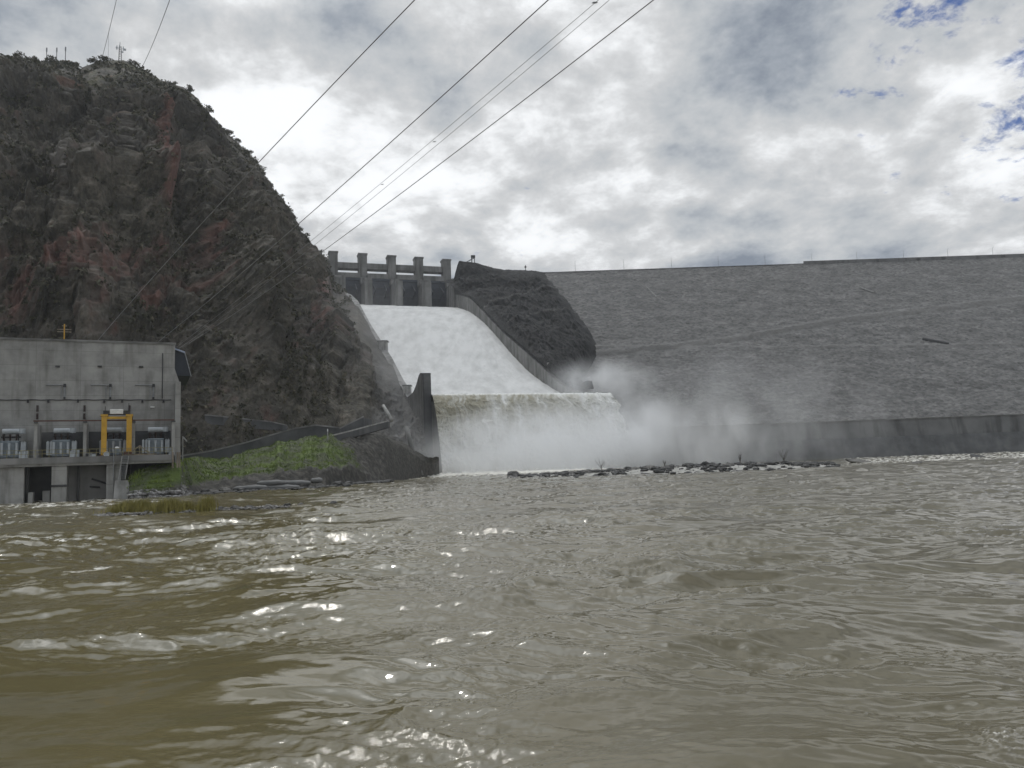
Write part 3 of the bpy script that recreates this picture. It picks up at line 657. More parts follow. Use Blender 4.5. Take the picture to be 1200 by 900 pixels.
def white_mat(name, c1, c2, st, sc, rough=.75, bump=.6, bd=.6, bs=1.2):
    return mat(name, [c1, c2], sc, 8, rough, bump, bs, bd, st, .25, lo=.32, hi=.6)
def flowing():
    s = np.linspace(-.004, 1.035, 640)[:, None]; t = np.linspace(.0, 1., 240)[None, :]
    a = L0[:, None, None]+(L1-L0)[:, None, None]*s[None]; b = R_0[:, None, None]+(R_1-R_0)[:, None, None]*s[None]
    q = a+(b-a)*t[None]; X, Y = q
    tur = fbm(t*34, s*46, 0, 4, 151, .6)
    roll = ridged(t*12+.8*fbm(t*4, s*9, 0, 2, 155), s*30, 2., 3, 161)
    Z = prof(s)+0*t+(.2*tur+.14*(roll-.5))*(.4+.6*(1-sstep(s, .85, .97)))
    Z += .8*np.exp(-((s-.9+.02*np.cos(t*40))/.012)**2)*0
    m = white_mat('aerated_water', (.46,.46,.45), (.60,.60,.59), (.35,.12,.12), .5, bs=2.0, bump=.35)
    tag(grid('chute_water', X, Y, Z, m), kind='structure')
    # falling sheet
    nw = 300; w = np.linspace(0, 1, nw)[:, None]; t = np.linspace(-.004, 1.035, 420)[None, :]
    spread = 1+.07*w**.8*sstep(t, .5, 1)
    tt = t*spread+0*w
    out = 15*w**.55
    s2 = -.004-out/LEN
    a = L0[:, None, None]+(L1-L0)[:, None, None]*s2[None]; b = R_0[:, None, None]+(R_1-R_0)[:, None, None]*s2[None]
    q = a+(b-a)*tt[None]; X, Y = q
    Z = 30.2-33*w+0*tt
    st = fbm(tt*17+.5*fbm(tt*6, w*5, 0, 2, 171), w*3.2, 0, 5, 181, .62); cl = ridged(tt*10, w*7, 3., 4, 191, .6)
    puff = (.5+2.2*w)*(.8*st+.55*(cl-.5))
    X = X+1.6*fbm(w*9, tt*3, 0, 4, 197)*sstep(tt, .93, 1.02)*sstep(w, 0, .1)
    Z = Z+.28*fbm(tt*60, 0*w, 0, 3, 199)*(1-sstep(w, 0, .05))
    Y = Y-puff*sstep(w, 0, .06); Z = Z+.5*puff*sstep(w, .05, .2)
    brown = np.clip((1-sstep(w+.25*st, .25, .75)), 0, 1)*np.clip(.55+.75*st+.35*(1-tt), 0, 1)*sstep(w, 0, .03)
    brown *= (1-.55*sstep(tt, .55, .95))
    def ex(nt, N, L, tc, col, b, bp):
        q = N('ShaderNodeAttribute'); q.attribute_name = 'brown'; return mixc(N, L, q.outputs['Fac'], col, (.31,.29,.22))
    m = mat('plunging_water', [(.60,.60,.575), (.82,.82,.8)], .35, 8, .75, .7, 1.4, .8, (1, 1, .22), .25, lo=.32, hi=.62, extra=ex)
    tag(grid('falling_water', X, Y, Z, m, attrs={'brown': brown+0*X}), kind='structure')
flowing()

# ------------------------------------------------------------------ mist
def mist(name, loc, size, dens, nscale, lo=.42, hi=.7, rz=0, fall=1.2, warp=(1, 1, 1)):
    bm = bmesh.new(); bmesh.ops.create_icosphere(bm, subdivisions=3, radius=1); me = bpy.data.meshes.new(name); bm.to_mesh(me); bm.free()
    o = bpy.data.objects.new(name, me); COL.objects.link(o); o.location = tuple(loc); o.scale = size; o.rotation_euler = (0, 0, rz)
    m = bpy.data.materials.new(name+'_volume'); m.use_nodes = True; nt = m.node_tree; nt.nodes.clear(); N = nt.nodes.new; L = nt.links.new
    out = N('ShaderNodeOutputMaterial'); pv = N('ShaderNodeVolumePrincipled'); L(pv.outputs[0], out.inputs['Volume'])
    pv.inputs['Color'].default_value = (.97,.975,.98,1); pv.inputs['Anisotropy'].default_value = .3
    tc = N('ShaderNodeTexCoord')
    ln = N('ShaderNodeVectorMath'); ln.operation = 'LENGTH'; L(tc.outputs['Object'], ln.inputs[0])
    fr = N('ShaderNodeMapRange'); L(ln.outputs['Value'], fr.inputs[0]); fr.interpolation_type = 'SMOOTHSTEP'; fr.inputs[1].default_value = 1.; fr.inputs[2].default_value = 1-fall if fall < 1 else 0.
    mp = N('ShaderNodeMapping'); L(tc.outputs['Object'], mp.inputs[0]); mp.inputs['Scale'].default_value = tuple(a*b/nscale for a, b in zip(size, warp)); mp.inputs['Location'].default_value = (loc[0]*.1, loc[1]*.1, 0)
    n = N('ShaderNodeTexNoise'); L(mp.outputs[0], n.inputs['Vector']); n.inputs['Scale'].default_value = 1; n.inputs['Detail'].default_value = 4; n.inputs['Roughness'].default_value = .55; n.inputs['Distortion'].default_value = .4
    nr_ = N('ShaderNodeMapRange'); L(n.outputs['Fac'], nr_.inputs[0]); nr_.inputs[1].default_value = lo; nr_.inputs[2].default_value = hi
    mu = N('ShaderNodeMath'); mu.operation = 'MULTIPLY'; L(fr.outputs[0], mu.inputs[0]); L(nr_.outputs[0], mu.inputs[1])
    m2 = N('ShaderNodeMath'); m2.operation = 'MULTIPLY'; L(mu.outputs[0], m2.inputs[0]); m2.inputs[1].default_value = dens; L(m2.outputs[0], pv.inputs['Density'])
    me.materials.append(m); m.cycles.volume_sampling = 'MULTIPLE_IMPORTANCE' if hasattr(m, 'cycles') else None
    tag(o, kind='stuff')
c = (L0+R_0)/2
mist('spray_mist', (c[0]+6, c[1]-24, 4), (54, 22, 25), .27, 10, .3, .7, radians(18))
mist('spray_mist', (62, 285, 8), (66, 26, 22), .09, 15, .42, .68, radians(12), warp=(1.4,1,.6))
mist('spray_mist', (92, 310, 15), (74, 24, 40), .036, 24, .4, .68, 0, warp=(1.5,1,.5))
mist('spray_mist', (46, 286, 10), (24, 22, 22), .16, 9, .36, .66, 0)
mist('spray_mist', (38, 322, 36), (30, 24, 13), .11, 10, .35, .65, 0)
mist('spray_mist', (-58, 300, 38), (42, 45, 50), .0085, 26, .38, .68, 0)
mist('spray_mist', (-42, 262, 12), (18, 16, 20), .03, 10, .38, .66, 0)

# ------------------------------------------------------------------ left bank
BF = [(100,124),(148,124),(152,113.5),(212,117.5),(236,131),(270,136),(380,147),(450,188),(490,240),(520,262)]
BT = [(60,2.0),(148,2.0),(156,3.4),(172,4.4),(212,5.0),(260,6.5),(300,8.6),(340,10.2),(380,11.4),(420,11.6),(450,10.5),(475,7.5),(500,3)]
def bank():
    u = np.linspace(60, 512, 420)[None, :]; v = np.linspace(0, 1, 150)[:, None]
    f = itp(u, BF); k = P(0, 0, 1)
    Y = f+v*(18+ (205-f)*.9*1.0+ 20)
    hh = itp(u, BT)
    vs_ = v/itp(u, [(212,.13),(240,1)])
    z = (-1.0+1.8*sstep(vs_, 0, .10)+(hh-.8)*sstep(vs_, .07, .42)**.8+v*3)*sstep(u, 148, 153)-2*(1-sstep(u, 148, 153))
    # steep cut with dark boulders between 230 and 420
    cut = sstep(u, 225, 270)*(1-sstep(u, 405, 445))
    cn = 1+.4*fbm(u/16, 0, 0, 3, 203)
    z = z*(1-cut)+cut*(-1.0+.9*sstep(v, 0, .04)+(hh*.34)*cn*sstep(v, .045, .045+.06*cn)+(hh*.70)*sstep(v, .10, .47))
    X = (u-600)/900*Y/cos(PITCH)*1.0
    n = fbm(X/5, Y/5, 0, 4, 201, .55); z = z+(.55*n+.22*ridged(X/3, Y/3, 0, 3, 207))*sstep(v, .02, .12)
    gs = sstep(vs_+.06*n, .11, .17)
    ub = 440-50*np.clip(v/.42, 0, 1); gs = gs*(1-sstep(u+6*n, ub-8, ub+6))
    gs = gs*(1-.8*sstep(v+.1*n, .42, .55))*(.35+.65*sstep(fbm(X/4, Y/5, 0, 3, 213), -.2, .3))
    def ex(nt, N, L, tc, col, b, bp):
        q = N('ShaderNodeAttribute'); q.attribute_name = 'grassy'
        nn = N('ShaderNodeTexNoise'); L(tc.outputs['Object'], nn.inputs['Vector']); nn.inputs['Scale'].default_value = .4; nn.inputs['Detail'].default_value = 6
        g = mixc(N, L, nn.outputs['Fac'], (.04,.055,.018), (.12,.17,.03)); return mixc(N, L, q.outputs['Fac'], col, g)
    m = mat('bank_soil', [(.022,.021,.018), (.045,.042,.036), (.09,.083,.072)], .9, 8, bump=.7, bscale=2, bdist=.4, extra=ex)
    tag(grid('river_bank', X, Y, z, m, attrs={'grassy': gs+0*X}), kind='structure')
    # grass blades
    nr, nc = X.shape; cnt = 34000; i = (rng.random(cnt)**1.25*nr*.7).astype(int); j = (rng.random(cnt)*nc).astype(int)
    kp = (rng.random(cnt) < gs[i, j]*1.0*sstep(fbm(X[i, j]/3, Y[i, j]/3, 0, 2, 211), -.6, .2)) & (z[i, j] > .6)
    i, j = i[kp], j[kp]; per = 5
    c = np.repeat(np.stack([X[i, j], Y[i, j], z[i, j]], -1), per, 0); k = len(c)
    c[:, :2] += rng.normal(size=(k, 2))*.3; c[:, 2] -= .08
    a = rng.random(k)*6.28; hgt = .2+.4*rng.random(k)**2; d = np.stack([np.cos(a), np.sin(a), 0*a], -1)
    tip = c+np.stack([rng.normal(size=k)*.14, rng.normal(size=k)*.14, hgt], -1)
    V = np.stack([c-d*.07, c+d*.07, tip], 1).reshape(-1, 3)
    tag(raw_mesh('grass', V, np.arange(len(V)).reshape(-1, 3), M['grass'], smooth=False), kind='stuff')
    return X, Y, z
BX, BY, BZ = bank()
def bank_z(x, y):
    k = np.argmin((BX-x)**2+(BY-y)**2); return float(BZ.ravel()[k])

NTH = ['first','second','third','fourth','fifth','sixth','seventh','eighth','ninth','tenth','last']
# stones: unit meshes
def stone_mesh(seed, mat_, sub=2):
    bm = bmesh.new(); bmesh.ops.create_icosphere(bm, subdivisions=sub, radius=1)
    co = np.array([v.co[:] for v in bm.verts]); n = fbm(co[:, 0]*1.1+seed*3, co[:, 1]*1.1, co[:, 2]*1.1, 3, seed)
    for v, k in zip(bm.verts, n): v.co *= 1+.32*k
    me = bpy.data.meshes.new('boulder'); bm.to_mesh(me); bm.free(); me.materials.append(mat_); return me
BM = [stone_mesh(s, M['boulder'] if s % 2 else M['dark']) for s in range(300, 306)]; CM = [stone_mesh(s, M['cobble'], 1) for s in range(310, 314)]
def boulder(loc, sx, sy, sz, label, group, i, meshes=BM):
    o = bpy.data.objects.new('boulder', meshes[i % len(meshes)]); COL.objects.link(o); o.location = loc; o.scale = (sx, sy, sz)
    o.rotation_euler = (random.uniform(-.3,.3), random.uniform(-.3,.3), random.uniform(0, 6.28)); tag(o, label, 'boulder', group); return o
def gravel(name, pts, sizes, mat_, flat=.6):
    base = []
    for sd in range(4):
        bm = bmesh.new(); bmesh.ops.create_icosphere(bm, subdivisions=1, radius=1)
        co = np.array([v.co[:] for v in bm.verts]); co *= (1+.35*fbm(co[:, 0]*1.3+sd*5, co[:, 1]*1.3, co[:, 2], 2, 400+sd))[:, None]
        F = np.array([[v.index for v in f.verts] for f in bm.faces]); bm.free(); base.append((co, F))
    V, Fs, o = [], [], 0
    for k, (p, s) in enumerate(zip(pts, sizes)):
        co, F = base[k % 4]; a = random.uniform(0, 6.28); R_ = np.array([[cos(a), -sin(a), 0], [sin(a), cos(a), 0], [0, 0, 1]])
        V.append((co*np.array([s*random.uniform(.8,1.5), s, s*flat]))@R_.T+p); Fs.append(F+o); o += len(co)
    return tag(raw_mesh(name, np.concatenate(V), np.concatenate(Fs), mat_, smooth=False), kind='stuff')
# pale riprap shelf along the left bank
pts, sz = [], []
for _ in range(2600):
    px_ = random.uniform(145, 262); f = itp(px_, BF); Y = f+random.uniform(-2.5, 4.5)+(2*random.random() if px_ > 200 else 0); X = (px_-600)/900*Y
    pts.append((X, Y, bank_z(X, Y)*.6+random.uniform(-.1,.25)+.1)); sz.append(random.uniform(.12,.42))
gravel('riprap', pts, sz, M['cobble'])
pts, sz = [], []
for _ in range(900):
    px_ = random.uniform(225, 455); f = itp(px_, BF); Y = f+random.uniform(-2.2, 3.); X = (px_-600)/900*Y
    pts.append((X, Y, max(-.1, bank_z(X, Y))*.7+random.uniform(-.1,.3))); sz.append(random.uniform(.2,.65)*(1 if px_ < 400 else 1.4))
gravel('dark_riprap', pts, sz, M['dark'])
for i, (px_, w) in enumerate(((238,.9),(262,1.1),(282,.8),(306,1.0),(352,1.1),(372,.9),(392,1.2),(246,.7),(405,1.0))):
    f = itp(px_, BF)+1.2; X = (px_-600)/900*f
    boulder((X, f, .3), w*1.2, w, w*.75, f'{NTH[sorted((238,262,282,306,352,372,392,246,405)).index(px_)]} dark boulder from the left at the foot of the grassy bank', 'dark boulders at the foot of the grassy bank', i)
# long grey sediment-filled bags below the grass
for px_, y_, w, dy, lb in ((318,566,3.0,0,'long pale grey sediment bag, left one of the upper row below the grass'),(346,566,3.2,.3,'thick pale grey sediment bag, middle one of the upper row'),(371,563,1.3,.6,'short grey sediment bag at the right end of the row'),(293,572,3.4,-.8,'dark flat sediment bag, left one of the lower row at the water'),(327,571.5,4.2,-1.0,'longest dark sediment bag lying lowest at the water edge')):
    q = P(px_, y_, itp(px_, BF)+1.5+dy)
    bm = bmesh.new(); bmesh.ops.create_uvsphere(bm, u_segments=20, v_segments=14, radius=1)
    for v in bm.verts:
        x = v.co.x; v.co.z = math.copysign(abs(v.co.z)**.8, v.co.z)*.85; v.co.x = math.copysign(abs(x)**.6, x); v.co.z *= 1+.1*sin(x*9)
    me = bpy.data.meshes.new('sediment_bag'); bm.to_mesh(me); bm.free(); me.materials.append(M['bag']); [setattr(p, 'use_smooth', True) for p in me.polygons]
    o = bpy.data.objects.new('sediment_bag', me); COL.objects.link(o); o.location = tuple(q); o.scale = (w*.9, .9, .62); o.rotation_euler = (0, random.uniform(-.04,.04), .1)
    tag(o, lb, 'sediment bag', 'sediment bags at the water edge below the grass')
# retaining walls and track on the slope
QX, QY = proj(HX, HY, HZ)
def hill_Y(x, y):
    k = np.argmin((QX-x)**2+(QY-y)**2+HY*0); return float(HY.ravel()[k])
def strip_wall(name, pts, Ys, h, th, mm, label, cat, cap=None):
    e = empty(name, P(*pts[0], Ys[0]), 0, label, cat); o = np.array(e.location)
    q = [P(x, y, Y)-o for (x, y), Y in zip(pts, Ys)]
    mb = MB()
    for a, b in zip(q, q[1:]):
        mb.hexa([(a[0],a[1],a[2]-h),(b[0],b[1],b[2]-h),(b[0],b[1]+th,b[2]-h),(a[0],a[1]+th,a[2]-h),(a[0],a[1],a[2]),(b[0],b[1],b[2]),(b[0],b[1]+th,b[2]),(a[0],a[1]+th,a[2])])
    mb.build('wall_body', M[mm], e)
    mb = MB()
    for a, b in zip(q, q[1:]):
        mb.hexa([(a[0],a[1]-.2,a[2]+.003),(b[0],b[1]-.2,b[2]+.003),(b[0],b[1]+.5,b[2]+.003),(a[0],a[1]+.5,a[2]+.003),(a[0],a[1]-.2,a[2]+.35),(b[0],b[1]-.2,b[2]+.35),(b[0],b[1]+.5,b[2]+.35),(a[0],a[1]+.5,a[2]+.35)])
    mb.build('coping', M[cap or 'conc_far'], e)
strip_wall('retaining_wall', [(208,536),(250,529),(290,519),(320,510),(345,503),(370,499),(398,502)], [180,183,187,190,193,195,198], 7, 14, 'conc_dark', 'dark retaining wall with pale coping carrying the track up behind the grassy bank', 'retaining wall')
strip_wall('retaining_wall', [(240,487),(262,489),(290,492),(318,495),(336,499)], [hill_Y(x, y)-1.2 for x, y in [(240,487),(262,489),(290,492),(318,495),(336,499)]], 2.2, 3, 'conc_dark', 'short upper ledge wall with pale edge on the cliff behind the powerhouse', 'retaining wall')
strip_wall('retaining_wall', [(398,503),(412,496),(426,489)], [198,202,206], 3, 12, 'conc_dark', 'short steep wall climbing to the right at the top of the track', 'retaining wall')
strip_wall('track_parapet', [(386,512),(410,506),(432,500),(455,494)], [186,192,203,215], 1.6, 3, 'conc_dark', 'low pale parapet along the track beside the spillway foot', 'parapet', 'conc_pale')
# pale drainage flume on the slope by the spillway
mb = MB(); mb.tube([P(449,475,226), P(453,482,224), P(459,493,222)], .45, 8, .7); tag(mb.build('drainage_flume', M['conc_pale'], smooth=True), 'pale concrete drainage flume running down the slope left of the spillway', 'flume')
mb = MB(); mb.tube([P(476,500,246), P(484,530,244), P(494,557,242)], .8, 8, .7); tag(mb.build('drain_pipe', M['conc_far'], smooth=True), 'long grey pipe running down the dark slope at the spillway foot', 'pipe')

# reeds on the near bar
def reeds(px_, Y, w, h, n, label):
    X = (px_-600)/900*Y; e = empty('reed_clump', (X, Y, 0), 0, label, 'reeds', 'reed clumps on the stony bar')
    k = n; cx = rng.normal(size=k)*w*.38; cy = rng.normal(size=k)*.5; a = rng.random(k)*6.28; hh = h*(.45+.6*rng.random(k))*(1-.25*np.abs(cx)/w)
    b = np.stack([cx, cy, 0*cx-.1], -1); d = np.stack([np.cos(a), np.sin(a), 0*a], -1)*.022
    mid = b+np.stack([rng.normal(size=k)*.07, rng.normal(size=k)*.07, hh*.6], -1); tip = mid+np.stack([rng.normal(size=k)*.16+.05, rng.normal(size=k)*.14, hh*.4], -1)
    V = np.stack([b-d, b+d, mid+d*.8, mid-d*.8], 1).reshape(-1, 3); V2 = np.stack([mid-d*.8, mid+d*.8, tip+d*.05, tip-d*.05], 1).reshape(-1, 3)
    A = np.concatenate([V, V2]); raw_mesh('blades', A, np.arange(len(A)).reshape(-1, 4), M['leafdry'], e, smooth=False)
reeds(148, 69, 1.9, 1.35, 1500, 'left clump of yellow green reeds on the stony bar')
reeds(163, 68.5, 1.7, 1.45, 1300, 'reed clump second from the left on the stony bar')
reeds(196, 67.5, 1.7, 1.5, 1300, 'middle clump of yellow green reeds on the bar')
reeds(214, 68.5, 1.5, 1.15, 700, 'low sparse reed clump between taller ones on the bar')
reeds(240, 67.5, .7, 1.6, 700, 'narrow upright reed clump at the right end of the bar')
pts, sz = [], []
for _ in range(1100):
    px_ = 110+230*random.random()**1.25; Y = 66+random.gauss(0, 1.0)+(px_-110)*.012*2; X = (px_-600)/900*Y
    pts.append((X, Y, random.uniform(-.12,.13)-.1*abs(px_-190)/150+.02)); sz.append(random.uniform(.07,.24))
gravel('bar_gravel', pts, sz, M['boulder'])
pts, sz = [], []
for _ in range(260):
    px_ = random.uniform(112, 335); Y = 66+random.gauss(0, .8)+(px_-110)*.024; X = (px_-600)/900*Y
    pts.append((X, Y, random.uniform(0,.15))); sz.append(random.uniform(.06,.16))
gravel('pale_pebbles', pts, sz, M['cobble'])
for i, (px_, s) in enumerate(((128,.3),(142,.25),(170,.28),(212,.3),(256,.3),(275,.34),(290,.28),(312,.32),(334,.3),(349,.28),(388,.32))):
    Y = 66+(px_-110)*.024; X = (px_-600)/900*Y
    boulder((X, Y, .1), s*1.5, s, s*.7, f'{NTH[i]} small dark rock from the left along the near stony bar with reeds', 'small dark rocks along the near stony bar', i)

# rocky bar in mid river
def bar_y(px_): return itp(px_, [(560,196),(640,182),(760,172),(970,172),(1010,190)])
u = np.linspace(575, 985, 260)[None, :]; v = np.linspace(-1, 1, 30)[:, None]
Yg = bar_y(u)+v*(15*np.ones_like(u)+4*fbm(u/40, 0*u, 0, 2, 221)); Xg = (u-600)/900*Yg
Zg = -.5+ (1.15+.6*sstep(u, 650, 800))*(1-v**2)*np.sin(pi*np.clip((u-575)/410, 0, 1))**.3+.22*fbm(Xg/3, Yg/3, 0, 3, 231)
mb_ = mat('bar_silt', [(.2,.195,.175), (.42,.41,.38)], .6, 7, bump=.6, bscale=3)
tag(grid('gravel_bar', Xg, Yg, Zg, mb_), kind='structure')
def bar_z(px_, Y):
    j = int(np.clip((px_-575)/410*259, 0, 259)); i = int(np.argmin(np.abs(Yg[:, j]-Y))); return Zg[i, j]
pts, sz = [], []
for _ in range(2600):
    px_ = 590+385*random.random()**.8; Y = bar_y(px_)+random.gauss(0, 7.5); X = (px_-600)/900*Y
    if perlin(px_/17, Y/6, 0, 5) < .0: continue
    pts.append((X, Y, max(bar_z(px_, Y), -.15)+random.uniform(-.05,.3))); sz.append(random.uniform(.2,.75))
gravel('bar_rocks', pts, sz, M['dark'])
pts, sz = [], []
for _ in range(900):
    px_ = random.uniform(590, 975); Y = bar_y(px_)+random.gauss(0, 8); X = (px_-600)/900*Y
    pts.append((X, Y, max(bar_z(px_, Y), -.1)+random.uniform(0,.2))); sz.append(random.uniform(.1,.3))
gravel('bar_cobbles', pts, sz, M['cobble'])
for i in range(42):
    px_ = 655+310*((i*.618) % 1); Y = bar_y(px_)+random.gauss(0, 4); X = (px_-600)/900*Y; s = random.uniform(.6,1.15)
    boulder((X, Y, max(bar_z(px_, Y), -.1)+.15), s*1.3, s, s*.6, 'dark wet boulder lying on the gravel bar in mid river', 'dark boulders on the gravel bar in mid river', i)
for i, (px_, y_, s, lb) in enumerate(((601,557,1.6,'lone rounded boulder in the spray left of the gravel bar'),(1013,542.5,2.2,'flat mossy boulder in the rapids right of the gravel bar'),(1148,541,2.0,'long reddish boulder in the white rapids at far right'),(1075,549,1.1,'small boulder in the rapids between two larger ones'))):
    Yb_ = (205, 205, 215, 165)[i]; q = P(px_, y_, Yb_); boulder((q[0], q[1], .15), s*(1.3, 2.2, 2.4, 1.2)[i], s, s*(.9,.3,.35,.4)[i], lb, None, i)

def sapling(px_, Y, h, lb, sd, spread=.5):
    random.seed(sd); X = (px_-600)/900*Y; e = empty('bare_sapling', (X, Y, max(0, bar_z(px_, Y))-.1), 0, lb, 'sapling', 'bare saplings on the gravel bar')
    mb = MB(); mb.tube([(0,0,-.2),(.05,0,h*.25),(0,.03,h*.42)], .09, 6, .06); mb.build('trunk', M['bark'], e)
    mb = MB()
    for k in range(9):
        a = k*2.4; p = Vector((0,.0,h*(.2+.02*k))); d = Vector((cos(a)*spread, sin(a)*spread, 1)).normalized(); L_ = h*random.uniform(.4,.72)
        q = p+d*L_; mb.tube([p, p+d*L_*.5+Vector((0,0,.08)), q], .035, 4, .014)
        for j in range(3):
            r = p+d*L_*(.45+.2*j); dd = (d+Vector((random.uniform(-.8,.8), random.uniform(-.8,.8), .1))).normalized(); mb.tube([r, r+dd*L_*.3], .018, 3, .008)
    mb.build('branches', M['bark'], e)
sapling(700, 174, 3.9, 'spreading bare sapling near the left end of the gravel bar', 1, .8)
sapling(862, 172, 2.9, 'upright bare sapling pair stem on the middle of the gravel bar', 2, .2)
sapling(913, 173, 3.6, 'leaning bare sapling with forked top on right part of the gravel bar', 3, .55)
sapling(774, 176, 1.9, 'small twiggy sapling between the spreading and upright ones', 4, .4)
random.seed(21)

# ------------------------------------------------------------------ powerhouse
PHD = np.array([.901, .4338]); PHN = np.array([-.4338, .901]); PHO = P(208, 560, 122.)[:2]; PHA = atan2(PHD[1], PHD[0])
def ph(px_, py_, v=0.):
    A = PHO+PHN*v; r_ = PL(px_, py_, A, A+PHD); return r_[0], r_[1]
def U(px_, v=0.): return ph(px_, 530, v)[0]
def Zp(px_, py_, v=0.): return ph(px_, py_, v)[1]
def powerhouse():
    e = empty('powerhouse', (PHO[0], PHO[1], 0), PHA, 'large grey concrete powerhouse with stained blank wall, transformer deck and dark openings at the water', 'powerhouse')
    top = Zp(120, 401.5, 8); dk = Zp(100, 536, 0); dkb = Zp(100, 545, 0); W0 = -75
    uR = U(204, 8)
    mb = MB(); mb.box(W0, uR, 8, 34, -2, top); mb.build('main_wall', M['conc'], e)
    mb = MB(); mb.box(W0, uR+.15, 7.85, 34.1, top+.003, top+.35); mb.build('parapet', M['conc_far'], e)
    zb = Zp(208, 462, 7); mb = MB(); mb.box(U(204.6, 6), U(211, 6), 5.0, 33, -2, Zp(208, 448, 6)); mb.hexa([(uR+.003,8.5,Zp(208,448,6)),(U(211,6),8.5,Zp(208,448,6)),(U(211,6),33,Zp(208,448,6)),(uR+.003,33,Zp(208,448,6)),(uR+.003,8.5,Zp(205,430,6)),(uR+.03,8.5,Zp(205,430,6)),(uR+.03,33,Zp(205,430,6)),(uR+.003,33,Zp(205,430,6))])
    mb.build('end_buttress', M['conc'], e)
    # sloping pale-blue side roof and dark gable under it
    u0, u1 = uR+.05, U(216, 9); z1, z2 = Zp(210, 408, 9), Zp(216, 412, 9)
    mb = MB(); mb.hexa([(u0,9,z1-.25),(u1,9,z2-.25),(u1+.2,24,z2-.9),(u0,24,z1-.25),(u0,9,z1),(u1,9,z2),(u1+.2,24,z2-.6),(u0,24,z1)]); mb.build('side_roof', M['blue'], e)
    mb = MB(); mb.hexa([(u0,9.3,Zp(208,440,9)),(u1+.9,9.3,Zp(219,440,9)),(u1+.9,24,Zp(219,440,9)),(u0,24,Zp(208,440,9)),(u0,9.3,z1-.26),(u1-.1,9.3,z2-.27),(u1-.1,24,z2-.9),(u0,24,z1-.3)]); mb.build('side_gable', M['gate'], e)
    mb = MB(); mb.tube([(u1, 9.1, z2-.2), (u1+1.0, 9.1, Zp(220,441,9))], .07, 5); mb.build('edge_pipe', M['steel'], e)
    # deck
    mb = MB(); mb.box(W0, U(204, 0), -.15, 7.99, dkb, dk); mb.build('deck_slab', M['conc'], e)
    mb = MB(); mb.box(W0, U(204, 0), -.45, -.153, dkb+.35, dk+.12); mb.build('deck_edge', M['conc_far'], e)
    # piers and gate bays below the deck
    def blk(name, x0, x1, y1, v0, v1, mm='conc', y0=None):
        mb = MB(); mb.box(U(x0, v0), U(x1, v0), v0, v1, -2 if y0 is None else Zp((x0+x1)/2, y0, v0), Zp((x0+x1)/2, y1, v0) if y1 else dkb-.003, .06); mb.build(name, M[mm], e)
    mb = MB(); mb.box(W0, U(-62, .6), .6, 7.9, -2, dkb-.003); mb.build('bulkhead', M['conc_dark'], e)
    blk('draft_tube_bulkhead', -60, 29, None, .5, 1.8, 'conc_pale')
    blk('pier', 61, 79, None, .1, 7.9, 'conc')
    blk('pier', 31, 34.5, None, 2.0, 3, 'conc_dark'); blk('stub_pier', 34, 40, 577, 1.0, 2.6, 'conc')
    blk('stub_pier', 51, 60, 575, 2.0, 3.4, 'conc')
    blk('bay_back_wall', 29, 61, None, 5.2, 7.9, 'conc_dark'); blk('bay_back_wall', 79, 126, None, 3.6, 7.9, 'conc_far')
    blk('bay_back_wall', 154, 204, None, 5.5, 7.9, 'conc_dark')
    blk('pier', 125, 134, None, .2, 7.9, 'conc')
    for a, b in ((91, 93.5),):
        blk('groove_post', a, b, None, 2.9, 3.6, 'conc_dark')
    mb = MB(); a, b = U(61, .05), U(79, .05); z = Zp(70, 569, 0); mb.box(a-.05, b+.05, -.02, .098, z-.18, z+.12); mb.build('pier_band', M['dsteel'], e)
    for (x0, y0, x1, y1) in ((108,561,127,567),(106,570,118,571)):
        mb = MB(); mb.tube([(U(x0,3.3),3.3,Zp(x0,y0,3.3)),(U(x1,3.3),3.3,Zp(x1,y1,3.3))], .14, 6); mb.build('pipe', M['dsteel'], e)
    # landing block at the water
    a0, a1, b0, b1 = U(133, -1.5), U(159, -1.5), U(135, -1.), U(150, -1.); z = Zp(142, 563, -1)
    mb = MB(); mb.hexa([(a0,-2.2,-2),(a1+.6,-2.2,-2),(a1+.6,3,-2),(a0,3,-2),(b0,-1.2,z),(b1,-1.2,z),(b1,3,z),(b0,3,z)]); mb.build('landing_block', M['conc_pale'], e)
    mb = MB(); mb.box(U(134.2,1), U(142,1), .6, 7, z+.003, dkb-.003); mb.build('pier', M['conc'], e)
    # firewalls and red-brown lintel frame in front of the transformers
    zl = Zp(100, 493, 2)
    for x in (-70, -18, 41, 99, 156, 203):
        mb = MB(); mb.box(U(x-1.9, 2), U(x+1.9, 2), 2.0, 7.99, dk+.003, Zp(100, 495.5, 2)); mb.build('firewall', M['conc_pale' if x in (41, 203, 99) else 'conc'], e)
        mb = MB(); mb.box(U(x-2.3, 1.8), U(x+2.3, 1.8), 1.7, 2.6, Zp(100,495.5,2)+.003, Zp(100,493.8,2)); mb.build('corbel', M['conc_dark'], e)
    mb = MB(); mb.box(U(38, 1.8), U(204, 1.8), 1.85, 2.15, Zp(100,493.6,2), Zp(100,492.2,2)); mb.build('lintel_beam', M['rust'], e)
    # dark recess wall behind transformers
    mb = MB(); mb.box(U(41,7.5), uR-.1, 7.7, 7.98, dk+.003, Zp(100, 506, 7.7)); mb.build('dark_dado', M['conc_dark'], e)
    # wall fittings
    for x, y in ((65,429.5),(115,429.5),(164,430)):
        mb = MB(); mb.box(U(x-2.6, 7.8), U(x+2.6, 7.8), 7.72, 7.99, Zp(x,y+.8,8), Zp(x,y-.9,8)); mb.build('louvre', M['dsteel'], e)
